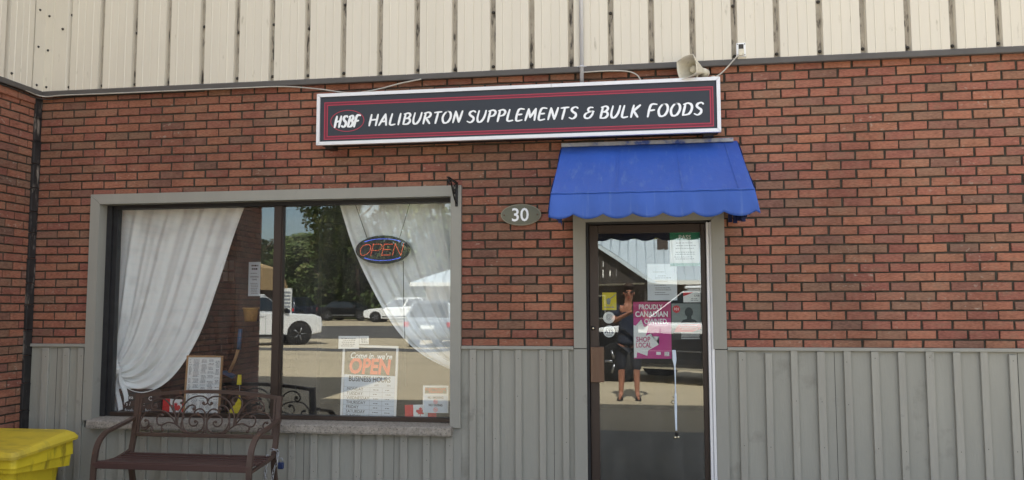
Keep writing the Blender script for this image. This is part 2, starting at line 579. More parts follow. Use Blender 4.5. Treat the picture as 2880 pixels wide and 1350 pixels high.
mat('basket', srgb(188, 146, 84), 0.8, var=0.35, scale=60, stretch=(1, 1, 2.5), bump=0.6)
mat('blue_plastic', srgb(40, 92, 128), 0.5)
mat('yellow_plastic', srgb(226, 206, 40), 0.5)
mat('steel', srgb(150, 150, 150), 0.35, metal=0.8)
mat('brass', srgb(214, 206, 182), 0.2, metal=0.9)
mat('ribbon', srgb(206, 218, 232), 0.6)
mat('strip_tar', srgb(42, 40, 40), 0.7, var=0.5, scale=14, stretch=(1, 1, .4), stain=srgb(150, 142, 132), stain_at=(.56, .72), stain_scale=7, stain_stretch=(2, 2, .6))
mat('asphalt_lot', srgb(186, 172, 146), 0.95, var=0.12, scale=.5, stretch=(.3, 1, 1), bump=0.3, bscale=40, stain=srgb(128, 120, 106), stain_at=(.6, .75), stain_scale=.35)
mat('asphalt_road', srgb(86, 84, 82), 0.9, var=0.12, scale=.6, bump=0.3, bscale=50)
mat('asphalt_dark', srgb(130, 126, 118), 0.9, var=0.15, scale=.8, bump=0.3, bscale=50)
mat('line_paint', srgb(220, 218, 206), 0.8)
mat('hill_green', srgb(64, 78, 40), 0.95, var=0.4, scale=.12)
mat('leaf_a', srgb(94, 108, 60), 0.7, var=0.35, scale=.9)
mat('leaf_b', srgb(74, 90, 50), 0.7, var=0.35, scale=.8)
mat('leaf_c', srgb(112, 116, 70), 0.7, var=0.3, scale=.7)
mat('bark', srgb(84, 70, 58), 0.95, var=0.3, scale=5, stretch=(3, 3, .5), bump=0.8)
mat('roof_metal', srgb(200, 212, 220), 0.4, metal=0.2, var=0.05, scale=1)
mat('tan_shingle', srgb(176, 148, 108), 0.9, var=0.15, scale=3)
mat('wall_white', srgb(216, 216, 212), 0.8, var=0.04, scale=1)
mat('wall_brown', srgb(74, 64, 58), 0.85, var=0.15, scale=2, stretch=(1, 1, 4))
mat('gable_dark', srgb(54, 48, 44), 0.8, var=0.1, scale=2)
mat('car_white', srgb(232, 234, 236), 0.22, coat=0.8)
mat('car_silver', srgb(150, 158, 166), 0.28, metal=0.5, coat=0.8)
mat('car_black', srgb(28, 30, 32), 0.2, coat=1.0)
mat('car_blue', srgb(46, 56, 74), 0.25, coat=0.8)
mat('car_glass', srgb(30, 38, 42), 0.05, spec=0.8)
mat('tyre', srgb(30, 30, 31), 0.85)
mat('rim', srgb(150, 152, 156), 0.3, metal=0.8)
mat('trim_black', srgb(24, 24, 25), 0.6)
mat('tail_red', srgb(190, 24, 28), 0.3)
mat('skin', srgb(168, 116, 94), 0.55)
mat('navy_cloth', srgb(38, 44, 60), 0.9, var=0.1, scale=12)
mat('shorts_cloth', srgb(44, 46, 54), 0.9, var=0.1, scale=12)
mat('hair', srgb(62, 46, 36), 0.8, var=0.2, scale=30)
mat('phone', srgb(28, 28, 30), 0.3)
mat('sandal', srgb(40, 34, 32), 0.8)
glass_material('window_glass', 0.09, (0.99, 1.0, 0.995, 1))
glass_material('door_glass', 0.09, (0.97, 0.985, 0.98, 1))

GZ = -0.08                     # ground level at the shop front
ROOF = 7.2
XR = 8.05                      # right end of the shop front, unseen; cut short for bounce off sunlit ground
WX = -0.21                     # face of the projecting wing
WL = -3.97                    # front of the wing

# ================================================================== ground and road
gm = MB()
ys = [12, 0, -6, -14, -26, -30, -38, -46, -54, -75, -120, -400]
def gz(y):
    if y > 0: return GZ
    if y > -6: return GZ + 0.05 * (-y / 6)
    if y > -28: return GZ + 0.05
    if y > -52: return GZ + 0.05 + 0.5 * (-28 - y) / 24
    return GZ + 0.55
xs = [-400, -120, -60, -30, -10, 10, 30, 60, 120, 400]
for j in range(len(ys) - 1):
    for i in range(len(xs) - 1):
        gm.quad((xs[i], ys[j + 1], gz(ys[j + 1])), (xs[i + 1], ys[j + 1], gz(ys[j + 1])), (xs[i + 1], ys[j], gz(ys[j])), (xs[i], ys[j], gz(ys[j])))
tag(gm.build('ground', 'asphalt_lot'), kind='structure')
rm = MB()
for (ya, yb) in ((-20.3, -22.2), (-30, -38), (-38, -43)):
    for i in range(len(xs) - 1):
        rm.quad((xs[i], yb, gz(yb) + .006), (xs[i + 1], yb, gz(yb) + .006), (xs[i + 1], ya, gz(ya) + .006), (xs[i], ya, gz(ya) + .006))
tag(rm.build('road', 'asphalt_road'), kind='structure')
pm = MB()
pm.quad((-.3, -3.7, gz(-3.7) + .005), (30, -3.7, gz(-3.7) + .005), (30, .1, GZ + .005), (-.3, .1, GZ + .005))
tag(pm.build('pavement', 'asphalt_dark'), kind='structure')

# ================================================================== the shop building
B = thing('shop_building', 'two storey shop with red brick front, cream metal cladding above and grey battens below', 'building')

A = 0.2032
CH = 0.0684
LEDGE = 1.12
HOLES = [(0.316, 3.475, -1.0, 2.372), (4.342, 5.457, -1.0, 2.165)]     # window and door casings
WTOP = 3.30

wall = MB()
for (x0, x1, z0, z1) in ((WX, .33, LEDGE, WTOP), (.33, 3.46, 2.36, WTOP), (3.46, 4.36, LEDGE, WTOP), (4.36, 5.44, 2.15, WTOP), (5.44, XR, LEDGE, WTOP)):
    wall.box(x0, x1, .0105, .12, z0, z1)
FW = wall.build('brick_wall', 'mortar', B)


def clip_brick(x0, x1, z0, z1, holes):
    """cut a brick's rectangle by the openings"""
    rects = [(x0, x1, z0, z1)]
    for (hx0, hx1, hz0, hz1) in holes:
        new = []
        for (a, b, c, d) in rects:
            if b <= hx0 or a >= hx1 or d <= hz0 or c >= hz1:
                new.append((a, b, c, d)); continue
            if a < hx0: new.append((a, hx0, c, d))
            if b > hx1: new.append((hx1, b, c, d))
            if d > hz1: new.append((max(a, hx0), min(b, hx1), hz1, d))
        rects = new
    return [r for r in rects if r[1] - r[0] > .012 and r[3] - r[2] > .008]


def brick_faces(mb, L, H, D, j):
    """one brick in local x (length) z (height), front at y=0 going back to y=D; chamfered rim, j = jitter"""
    c = .0025
    rr = lambda: random.uniform(-j, j)
    o = [(-L / 2 + rr(), .003, -H / 2 + rr()), (L / 2 + rr(), .003, -H / 2 + rr()), (L / 2 + rr(), .003, H / 2 + rr()), (-L / 2 + rr(), .003, H / 2 + rr())]
    i = [(p[0] - math.copysign(c, p[0]), rr() * .6, p[2] - math.copysign(c, p[2])) for p in o]
    b = [(p[0], D, p[2]) for p in o]
    return o + i + b, [(4, 5, 6, 7), (0, 1, 5, 4), (1, 2, 6, 5), (2, 3, 7, 6), (3, 0, 4, 7), (8, 9, 1, 0), (9, 10, 2, 1), (10, 11, 3, 2), (11, 8, 0, 3)]


bricks = []
JX, JZ = .0142, .0122
for k in range(0, 32):
    z0 = LEDGE + (31 - k) * CH + JZ * .5
    z1 = z0 + CH - JZ
    if k == 31: z0 = LEDGE + .012
    off = 0.0 if k % 2 == 0 else A / 2
    wob = random.uniform(-.004, .004)
    i0 = int((WX - off) / A) - 2
    for i in range(i0, int((XR - off) / A) + 2):
        x0 = i * A + off + JX / 2 + wob + random.uniform(-.0025, .0025)
        x1 = (i + 1) * A + off - JX / 2 + wob + random.uniform(-.0025, .0025)
        x0, x1 = max(x0, WX + .004), min(x1, XR)
        if x1 - x0 < .02: continue
        for r in clip_brick(x0, x1, z0, min(z1, WTOP), HOLES):
            bricks.append(r)


def apparent(r):
    c = Vector(((r[0] + r[1]) / 2, 0, (r[2] + r[3]) / 2)) - CAM
    zc = c.dot(_f)
    px, pz = c.dot(_r) / zc * 2306.55 + 1440, 675 - c.dot(_u) / zc * 2306.55
    if not (15 < px < 2865 and 140 < pz < 1340): return 0
    if 2.36 < (r[0] + r[1]) / 2 < 5.43 and (r[2] + r[3]) / 2 > 2.66: return 0     # behind the sign
    if 4.2 < (r[0] + r[1]) / 2 < 5.62: return 0                                     # behind the awning
    if (r[2] + r[3]) / 2 > 3.2: return 0
    return (r[1] - r[0]) * (r[3] - r[2]) / zc ** 2


bricks.sort(key=lambda r: -apparent(r))
variants = []
for q in range(10):
    mb = MB()
    v, f = brick_faces(mb, A - JX, CH - JZ, .02, .0026)
    mb.add(v, f)
    variants.append(mb.mesh('brick', 'brick'))
rest = MB()
for n, r in enumerate(bricks):
    L, H = r[1] - r[0], r[3] - r[2]
    cx, cz = (r[0] + r[1]) / 2, (r[2] + r[3]) / 2
    dy = random.gauss(0, .0018)
    if n < 300 and abs(L - (A - JX)) < .012 and abs(H - (CH - JZ)) < .006:
        o = link('brick', random.choice(variants), FW, (cx, dy, cz))
        o.rotation_euler = (random.gauss(0, .006), random.gauss(0, .0025), random.gauss(0, .004))
        o.scale = (L / (A - JX), 1, H / (CH - JZ))
    else:
        v, f = brick_faces(rest, L, H, .02, .0026)
        rest.add([(p[0] + cx, p[1] + dy, p[2] + cz) for p in v], f)
tag(rest.build('brick_courses', 'brick', FW, fix=False), kind='stuff')

# wing at the left: brick to the ground
ww = MB()
ww.box(WX - .25, WX - .0105, WL, .12, GZ - .02, WTOP)
ww.box(-8.0, WX - .0105, WL + .0105, WL + .2, GZ - .02, WTOP)
WW = ww.build('wing_wall', 'mortar', B)
wb = MB()
for k in range(0, 50):
    z0 = LEDGE + (31 - k) * CH + JZ * .5
    z1 = z0 + CH - JZ
    if z1 < GZ: break
    off = A * .15 if k % 2 == 0 else A * .65
    for i in range(0, 22):
        y1 = -(i * A + off - A) - JX / 2 + random.uniform(-.003, .003)
        y0 = y1 - A + JX
        y1, y0 = min(y1, -.0), max(y0, WL)
        if y1 - y0 < .02: continue
        v, f = brick_faces(wb, y1 - y0, z1 - z0, .02, .0016)
        dx = random.gauss(0, .0012)
        wb.add([(WX - p[1] + dx, (y0 + y1) / 2 + p[0], (z0 + z1) / 2 + p[2]) for p in v], f)
    for i in range(0, 39):
        x1 = WX - (i * A + off - A) - JX / 2
        x0 = x1 - A + JX
        x1 = min(x1, WX)
        if x1 - x0 < .02: continue
        v, f = brick_faces(wb, x1 - x0, z1 - z0, .02, .0016)
        wb.add([((x0 + x1) / 2 + p[0], WL + p[1], (z0 + z1) / 2 + p[2]) for p in v], f)
tag(wb.build('brick_courses', 'brick', WW, fix=False), kind='stuff')

# tarred strip down the inside corner, in short lapped lengths
z = GZ
while z < 3.16:
    h = random.uniform(.17, .25)
    m = MB()
    t = random.uniform(.0, .006)
    m.box(WX - .004, WX + .018 + t, -.078 - t, -.004, z, min(z + h - .004, 3.17), .003)
    m.box(WX - .004, WX + .021 + t, -.082 - t, -.004, z + h - .016, min(z + h - .006, 3.168))
    m.build('corner_flashing', 'strip_tar', B)
    z += h

# ------------------------------------------------------------------ metal cladding
RIB0, RP = .366, .3056


def sheet(mb, s0, s1, place, zb, zt):
    """corrugated sheet between valleys s0..s1 (valley centres), place(s, depth, z)"""
    prof = []
    n = round((s1 - s0) / RP)
    for q in range(n):
        a = s0 + q * RP
        prof += [(a, .008, 1), (a + .017, .008, 1), (a + .024, .044, 0)]
        for m_ in (.082, .150, .222):
            prof += [(a + m_ - .005, .044, 0), (a + m_, .0482 if m_ != .150 else .0400, 0), (a + m_ + .005, .044, 0)]
        prof += [(a + RP - .024, .044, 0), (a + RP - .017, .008, 1)]
    prof.append((s1, .008, 1))
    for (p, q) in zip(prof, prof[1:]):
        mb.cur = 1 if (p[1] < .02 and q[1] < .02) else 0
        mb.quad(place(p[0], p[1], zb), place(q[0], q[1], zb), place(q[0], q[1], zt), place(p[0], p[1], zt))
    mb.cur = 0


SB = 3.262
front_place = lambda s, d, z: (s, -d, z)
wing_place = lambda s, d, z: (WX + d, -s, z)
x = RIB0 - RP
m = MB(); m.quad((-.10, -.040, SB), (x - .021, -.040, SB), (x - .021, -.040, ROOF), (-.10, -.040, ROOF))
m.quad((x - .021, -.040, SB), (x, -.012, SB), (x, -.012, ROOF), (x - .021, -.040, ROOF))
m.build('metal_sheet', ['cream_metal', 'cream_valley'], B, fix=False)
valleys = []
while x < XR - RP:
    n = min(3, int((XR - x) / RP))
    if n < 1: break
    m = MB()
    sheet(m, x, x + n * RP, front_place, SB, ROOF)
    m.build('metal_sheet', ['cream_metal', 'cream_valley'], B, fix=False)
    valleys += [x + q * RP for q in range(n)]
    x += n * RP
y = .15
while y < -WL - .9:
    m = MB()
    sheet(m, y, y + 3 * RP, wing_place, SB, ROOF)
    m.build('metal_sheet', ['cream_metal', 'cream_valley'], B, fix=False)
    y += 3 * RP
m = MB()
m.box(WX + .012, -.088, -.046, -.001, SB, ROOF)
m.box(WX + .004, WX + .046, -.16, -.046, SB, ROOF)
m.build('corner_trim', 'cream_metal', B)
m = MB()
m.box(WX + .012, XR, .02, .2, WTOP, ROOF - .01)
m.box(WX - .3, WX + .003, WL, .2, WTOP, ROOF - .01)
m.build('upper_wall', 'soot', B)
# screws with washers in the valleys
m = MB()
for vx in valleys:
    zs = [3.30 + random.uniform(-.004, .01)]
    zz = zs[0]
    while zz < 5.2:
        zz += random.choice((.42, .61, .9)) + random.uniform(-.05, .05)
        zs.append(zz)
    for zz in zs:
        m.lathe([(.013, -.0125), (.013, -.016), (.008, -.018), (.008, -.024)], (vx + random.uniform(-.003, .003), 0, zz), 'y', 8)
for (sx, zz) in ((-.13, 3.30), (-.13, 3.62), (-.13, 3.92), (.0, 3.80)):
    m.lathe([(.011, -.044), (.011, -.048), (.007, -.05), (.007, -.055)], (sx, 0, zz), 'y', 8)
for (sy, zz) in ((-.12, 3.30), (-.12, 3.63), (-.12, 3.95), (-.40, 3.32)):
    m.lathe([(.011, .044), (.011, .048), (.007, .05), (.007, .055)], (WX, sy, zz), 'x', 8)
tag(m.build('screws', 'cable_dark', B), kind='stuff')
# dark drip flashing under the cladding
m = MB()
m.prism([(-.001, 3.222), (-.052, 3.217), (-.056, 3.222), (-.056, 3.256), (-.044, 3.266), (-.001, 3.268)], 'x', WX + .05, XR)
m.build('flashing', 'flashing', B)
m = MB()
m.prism([(WX + .001, 3.222), (WX + .052, 3.217), (WX + .056, 3.222), (WX + .056, 3.256), (WX + .044, 3.266), (WX + .001, 3.268)], 'y', WL - .05, -.06)
m.build('flashing', 'flashing', B)
# top course on the wing corbels out a little
m = MB()
for i in range(18):
    m.box(WX - .01, WX + .022, -.09 - (i + 1) * A + .012, -.09 - i * A, 3.146, 3.206, .004)
tag(m.build('corbel_bricks', 'brick', WW), kind='stuff')

# ------------------------------------------------------------------ battens and boards below the ledge
pan = MB()
for (x0, x1, z1) in ((WX + .02, .316, 1.106), (.316, 3.47, .452), (3.391, 4.342, 1.106), (5.457, XR, 1.106)):
    pan.box(x0, x1, .0, .12, GZ - .02, z1)
PAN = pan.build('plywood_siding', 'grey_board', B)
bl = [(-.079, -.02, 1.1), (.112, .166, 1.1), (.25, .30, 1.1)]
bl += [(x, x + random.uniform(.048, .058), .448) for x in (.475, .645, .83, 1.016, 1.198, 1.378, 1.556, 1.738, 1.918, 2.098, 2.277, 2.456, 2.635, 2.811, 3.0, 3.18, 3.359)]
bl += [(x, x + random.uniform(.046, .054), 1.106) for x in (3.542, 3.723, 3.895, 4.078, 4.253)]
x = 5.536
while x < XR - .1:
    bl.append((x, x + random.uniform(.046, .054), 1.106)); x += .1822 + random.uniform(-.003, .003)
for (x0, x1, z1) in bl:
    m = MB()
    m.box(x0, x1, -.021, .002, GZ - .01, z1 - .0012, .0025)
    o = m.build('batten', 'grey_batten', PAN)
    o.rotation_euler = (0, random.gauss(0, .0012), 0)
    o.location = (0, random.uniform(-.001, .001), 0)
# open joints between the plywood sheets, and nail heads on the battens
for (x, z1) in ((.045, 1.10), (.742, .445), (1.49, .445), (2.215, .445), (2.945, .445), (3.655, 1.10), (4.185, 1.10), (6.205, 1.10), (7.42, 1.10), (8.63, 1.10)):
    m = MB(); m.box(x, x + .0032, -.0006, .002, GZ, z1); m.build('sheet_joint', 'soot', PAN)
m = MB()
for (x0, x1, z1) in bl:
    for k in random.sample(range(4), 2):
        zz = z1 - .06 - k * (.31 if z1 > .6 else .125) + random.uniform(-.02, .02)
        if zz > GZ + .05: m.lathe([(.003, -.0205), (.003, -.0222)], ((x0 + x1) / 2 + random.uniform(-.008, .008), 0, zz), 'y', 7)
tag(m.build('nail_heads', 'cable_dark', PAN), kind='stuff')
for (x0, x1) in ((WX + .02, .314), (3.478, 4.338), (5.461, XR)):
    led = MB()
    led.box(x0, x1, -.026, .012, 1.107, 1.131, .002)
    led.build('ledge', 'grey_paint', B)

# ------------------------------------------------------------------ shop window
WIN = link('shop_window', None, B)
def mitre(mb, x0, x1, z0, z1, w, y0, y1, top=True, bottom=False):
    """picture-frame casing: left, right (and top) with mitred corners"""
    mb[0].prism([(x0, z0), (x0 + w, z0), (x0 + w, z1 - w), (x0, z1)], 'y', y0, y1)
    mb[1].prism([(x1, z0), (x1, z1), (x1 - w, z1 - w), (x1 - w, z0)], 'y', y0, y1)
    mb[2].prism([(x0 + .0035, z1), (x0 + w + .003, z1 - w), (x1 - w - .003, z1 - w), (x1 - .0035, z1)], 'y', y0 + .0012, y1)
cs = [MB(), MB(), MB()]
mitre(cs, .316, 3.475, .512, 2.371, .083, -.031, .085)
for c in cs: c.build('casing', 'grey_paint', WIN)
m = MB(); m.box(3.391, 3.475, -.006, .085, GZ, .505); m.build('corner_board', 'grey_paint', WIN)
# stone sill in three lengths
for (x0, x1) in ((.392, 1.236), (1.239, 2.93), (2.933, 3.414)):
    m = MB()
    m.prism([(-.082, .455), (-.086, .470), (-.082, .512), (-.07, .520), (.10, .534), (.10, .455)], 'x', x0, x1)
    m.build('sill', 'stone_sill', WIN)
FX0, FX1, FZ0, FZ1 = .401, 3.389, .536, 2.286
m = MB(); m.box(FX0, FX0 + .045, .07, .15, FZ0, FZ1); m.box(FX0 + .045, FX0 + .083, .095, .15, FZ0, FZ1); m.build('jamb', 'black_frame', WIN)
m = MB(); m.box(FX1 - .016, FX1, .075, .15, FZ0, FZ1); m.build('jamb', 'black_frame', WIN)
m = MB(); m.box(FX0 + .083, FX1 - .016, .07, .15, FZ1 - .03, FZ1); m.build('head', 'black_frame', WIN)
m = MB(); m.box(FX0 + .083, FX1 - .016, .085, .15, FZ0, FZ0 + .032); m.build('bottom_rail', 'bronze', WIN)
m = MB(); m.box(1.888, 1.952, .085, .15, FZ0 + .032, FZ1 - .03); m.box(1.952, 1.962, .095, .15, FZ0 + .032, FZ1 - .03); m.build('mullion', 'bronze', WIN)
for (x0, x1) in ((FX0 + .083, 1.888), (1.962, FX1 - .016)):
    m = MB(); m.box(x0, x1, .118, .124, FZ0 + .032, FZ1 - .03); m.build('pane', 'window_glass', WIN)

# ------------------------------------------------------------------ door
DOOR = link('door', None, B)
cs = [MB(), MB(), MB()]
mitre(cs, 4.342, 5.457, 1.118, 2.160, .094, -.031, .05)
for c in cs: c.build('casing', 'grey_paint', DOOR)
for (x0, x1) in ((4.342, 4.436), (5.372, 5.457)):
    m = MB(); m.box(x0, x1, -.024, .05, GZ, 1.112); m.build('casing', 'grey_paint', DOOR)
m = MB(); m.box(4.436, 4.456, .0, .10, GZ, 2.066); m.build('jamb', 'black_frame', DOOR)
m = MB(); m.box(4.456, 5.326, .005, .10, 2.05, 2.066); m.build('head', 'black_frame', DOOR)
m = MB(); m.box(5.326, 5.346, -.012, .09, GZ, 2.052, .002); m.box(5.349, 5.371, -.02, .09, GZ, 2.052, .002); m.box(5.345, 5.350, -.002, .09, GZ, 2.05); m.build('jamb', 'white_alu', DOOR)
m = MB(); m.box(4.459, 4.526, .028, .072, GZ + .02, 2.046, .003); m.build('stile', 'bronze', DOOR)
m = MB(); m.box(5.288, 5.323, .028, .072, GZ + .02, 2.046, .003); m.build('stile', 'bronze', DOOR)
m = MB(); m.box(4.527, 5.287, .030, .070, 1.983, 2.046, .003); m.build('top_rail', 'bronze', DOOR)
m = MB(); m.box(4.527, 5.287, .030, .070, GZ + .02, .09, .003); m.build('bottom_rail', 'bronze', DOOR)
m = MB(); m.box(4.524, 5.290, .047, .053, .088, 1.985); o = m.build('pane', 'door_glass', DOOR)
H = MB(); H.box(4.464, 4.563, -.012, .026, .866, 1.127, .003)
for q in (4.487, 4.502, 4.529, 4.542): H.box(q, q + .006, -.0165, -.010, .868, 1.125)
H.build('pull_handle', 'bronze_light', DOOR)
m = MB(); m.lathe([(.017, .03), (.017, .018), (.013, .016)], (4.484, 0, 1.266), 'y', 14); LK = m.build('lock', 'iron_black', DOOR)
m = MB(); m.lathe([(.008, .0165), (.008, .012), (.004, .011)], (4.484, 0, 1.266), 'y', 12); m.build('lock_cylinder', 'brass', LK)

# ------------------------------------------------------------------ shell and interior
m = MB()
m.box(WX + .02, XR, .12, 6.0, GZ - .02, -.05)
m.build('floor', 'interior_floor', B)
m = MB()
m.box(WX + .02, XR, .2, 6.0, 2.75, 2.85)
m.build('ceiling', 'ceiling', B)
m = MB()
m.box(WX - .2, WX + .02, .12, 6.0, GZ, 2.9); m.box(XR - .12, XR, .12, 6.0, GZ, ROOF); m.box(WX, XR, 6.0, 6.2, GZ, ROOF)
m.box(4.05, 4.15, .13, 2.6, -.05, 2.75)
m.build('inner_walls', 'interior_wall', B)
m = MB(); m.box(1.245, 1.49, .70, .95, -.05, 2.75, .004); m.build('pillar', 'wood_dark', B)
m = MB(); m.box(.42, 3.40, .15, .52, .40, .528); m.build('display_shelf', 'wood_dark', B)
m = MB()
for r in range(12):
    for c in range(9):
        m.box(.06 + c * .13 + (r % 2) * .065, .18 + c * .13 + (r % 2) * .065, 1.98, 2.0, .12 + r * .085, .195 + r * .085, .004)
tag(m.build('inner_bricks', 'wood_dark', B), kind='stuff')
m = MB(); m.box(-.15, 1.5, 2.0, 2.1, -.05, 2.75); m.build('inner_partition', 'interior_wall', B)
m = MB()
m.box(-8.3, WX + .05, WL - .06, 6.2, ROOF - .005, ROOF + .12); m.box(WX + .05, XR + .05, -.06, 6.2, ROOF - .004, ROOF + .12)
m.box(-8.2, -8.0, WL + .2, 6.2, GZ, ROOF); m.box(-8.0, WX - .3, 6.0, 6.2, GZ, ROOF)
m.box(-8.0, WX - .02, WL + .01, WL + .2, WTOP, ROOF - .01)
m.build('roof', 'flashing', B)

# ================================================================== things on the front
# ------------------------------------------------------------------ brush lettering for the sign
GLY = {
    'H': (.60, [[(.06, 1), (.04, 0)], [(.54, 1), (.52, 0)], [(.05, .5), (.53, .55)]]),
    'A': (.60, [[(0, 0), (.34, 1)], [(.34, 1), (.54, 0)], [(.12, .33), (.46, .36)]]),
    'L': (.46, [[(.08, 1), (.05, .07), (.44, .06)]]),
    'I': (.20, [[(.08, 1), (.06, 0)]]),
    'B': (.56, [[(.10, .96), (.06, .02)], [(-.02, .92), (.3, 1), (.46, .82), (.36, .6), (.12, .53)], [(.12, .53), (.42, .5), (.52, .26), (.36, .04), (.04, .03)]]),
    'U': (.60, [[(.06, 1), (.03, .4), (.12, .07), (.3, .03), (.46, .28), (.53, .62), (.55, 1)]]),
    'R': (.56, [[(.10, .96), (.06, 0)], [(-.02, .92), (.3, 1), (.48, .82), (.38, .58), (.12, .5)], [(.18, .5), (.52, 0)]]),
    'T': (.50, [[(0, .95), (.54, 1)], [(.28, .97), (.22, 0)]]),
    'O': (.64, [[(.34, 1), (.14, .88), (.02, .5), (.12, .1), (.3, 0), (.5, .14), (.6, .52), (.52, .88), (.34, 1), (.24, .97)]]),
    'N': (.62, [[(.04, 0), (.1, 1)], [(.1, 1), (.46, .02)], [(.46, .02), (.58, 1)]]),
    'S': (.52, [[(.5, .88), (.36, 1), (.16, .93), (.1, .74), (.24, .57), (.42, .42), (.44, .18), (.26, .01), (.02, .12)]]),
    'P': (.52, [[(.10, .96), (.06, 0)], [(-.02, .92), (.3, 1), (.48, .8), (.38, .54), (.12, .46)]]),
    'E': (.50, [[(.48, .98), (.1, .95), (.05, .05), (.46, .06)], [(.09, .52), (.38, .55)]]),
    'M': (.74, [[(.02, 0), (.12, 1)], [(.12, 1), (.32, .25)], [(.32, .25), (.62, 1)], [(.62, 1), (.66, 0)]]),
    '&': (.62, [[(.56, .62), (.3, .64), (.5, .66)], [(.46, .98), (.28, 1), (.18, .84), (.24, .66), (.36, .6)], [(.34, .6), (.1, .46), (.04, .2), (.18, .02), (.38, .1), (.5, .44), (.48, .64)]]),
    'K': (.56, [[(.10, 1), (.05, 0)], [(.54, 1), (.12, .5)], [(.16, .52), (.5, 0)]]),
    'F': (.50, [[(.5, 1), (.1, .95), (.03, 0)], [(.08, .5), (.4, .55)]]),
    'D': (.60, [[(.10, .95), (.06, .02)], [(-.03, .9), (.26, 1), (.5, .84), (.57, .5), (.44, .12), (.05, .03)]]),
}
_depth = [0]


def brush_word(word, x0, x1, z0, cap, y, wt=.20, shear=.20):
    adv, tot = [], 0
    for ch in word:
        adv.append(tot); tot += GLY[ch][0] + .16
    tot -= .16
    sx = (x1 - x0 - shear * cap) / tot
    for ch, a in zip(word, adv):
        mb = MB()
        for st in GLY[ch][1]:
            pts = cat_spline(st, 5) if len(st) > 2 else [Vector((st[0][0] + (st[1][0] - st[0][0]) * t / 6, st[0][1] + (st[1][1] - st[0][1]) * t / 6, 0)) for t in range(7)]
            n = len(pts)
            _depth[0] += 1
            yy = y - .00006 * (_depth[0] % 40)
            P = [Vector((x0 + (a + p.x) * sx + shear * cap * p.y, 0, z0 + p.y * cap)) for p in pts]
            L, R = [], []
            for i, p in enumerate(P):
                t = (P[min(n - 1, i + 1)] - P[max(0, i - 1)]).normalized()
                nr = Vector((-t.z, 0, t.x))
                u = i / (n - 1)
                wdt = wt * cap * .5 * (.66 + .34 * min(1, u * 4)) * (.72 + .28 * min(1, (1 - u) * 4)) * (1.0 if abs(t.z) > .5 else .74)
                L.append(p + nr * wdt); R.append(p - nr * wdt)
            vs = [(q.x, yy, q.z) for q in L] + [(q.x, yy, q.z) for q in R]
            mb.add(vs, [(i, i + 1, n + i + 1, n + i) for i in range(n - 1)])
            for (e, d) in ((0, -1), (n - 1, 1)):
                t = (P[min(n - 1, e + 1)] - P[max(0, e - 1)]).normalized() * d
                r_ = (L[e] - R[e]).length / 2
                c = P[e]
                ring = [L[e] + (R[e] - L[e]) * (.5 - .5 * cos(pi * k / 5)) + t * r_ * .7 * sin(pi * k / 5) for k in range(6)]
                mb.add([(q.x, yy, q.z) for q in ring], [tuple(range(6))])
        mb.build('letter', 'sign_white', PNL, fix=False)


SGN = thing('shop_sign', 'long charcoal sign board with white frame, red lines and white brush lettering above the window', 'sign')
SX0, SX1, SZ0, SZ1, SY = 2.348, 5.436, 2.692, 3.100, -.18
m = MB(); m.box(SX0 + .012, SX1 - .012, SY + .02, -.012, SZ0 + .012, SZ1 - .012); m.build('cabinet', 'cabinet_dark', SGN)
m = MB(); m.box(SX0 + .03, SX1 - .03, SY + .004, SY + .019, SZ0 + .024, SZ1 - .024); PNL = m.build('panel', 'sign_panel', SGN)
fw = .026
g = .0035
for pts in ([(SX0, SZ0), (SX0, SZ1), (SX0 + fw, SZ1 - fw), (SX0 + fw, SZ0 + fw)], [(SX1, SZ0), (SX1 - fw, SZ0 + fw), (SX1 - fw, SZ1 - fw), (SX1, SZ1)]):
    m = MB(); m.prism(pts, 'y', SY - .006, SY + .03); m.build('frame', 'white_alu', SGN)
for pts in ([(SX0 + g, SZ1), (SX1 - g, SZ1), (SX1 - fw - g, SZ1 - fw), (SX0 + fw + g, SZ1 - fw)], [(SX0 + g, SZ0), (SX0 + fw + g, SZ0 + fw), (SX1 - fw - g, SZ0 + fw), (SX1 - g, SZ0)]):
    m = MB(); m.prism(pts, 'y', SY - .006, SY + .03); m.build('frame', 'white_alu', SGN)


def rect_ring(mb, x0, x1, z0, z1, t, y):
    mb.quad((x0, y, z1 - t), (x1, y, z1 - t), (x1, y, z1), (x0, y, z1)); mb.quad((x0, y, z0), (x1, y, z0), (x1, y, z0 + t), (x0, y, z0 + t))
    mb.quad((x0, y, z0 + t), (x0 + t, y, z0 + t), (x0 + t, y, z1 - t), (x0, y, z1 - t)); mb.quad((x1 - t, y, z0 + t), (x1, y, z0 + t), (x1, y, z1 - t), (x1 - t, y, z1 - t))


m = MB(); rect_ring(m, 2.408, 5.386, 2.734, 3.031, .006, SY + .0025); rect_ring(m, 2.432, 5.367, 2.756, 3.010, .006, SY + .0025); m.build('border', 'sign_red', PNL, fix=False)
m = MB(); rect_ring(m, 2.414, 5.380, 2.740, 3.025, .018, SY + .0032); m.build('border_band', 'sign_dark_red', PNL, fix=False)
m = MB()
for (a, b, t) in ((.138, .086, .0055),):
    N = 48
    vs = []
    for k in range(N):
        an = 2 * pi * k / N
        vs += [(2.598 + (a) * cos(an), SY + .0025, 2.878 + b * sin(an)), (2.598 + (a - t) * cos(an), SY + .0025, 2.878 + (b - t) * sin(an))]
    m.add(vs, [(2 * k, 2 * k + 1, (2 * k + 3) % (2 * N), (2 * k + 2) % (2 * N)) for k in range(N)])
m.build('oval', 'sign_red', PNL, fix=False)
m = MB()
brush_word('HSBF', 2.492, 2.706, 2.829, .088, SY + .002, wt=.235)
brush_word('HALIBURTON', 2.772, 3.522, 2.832, .088, SY + .002)
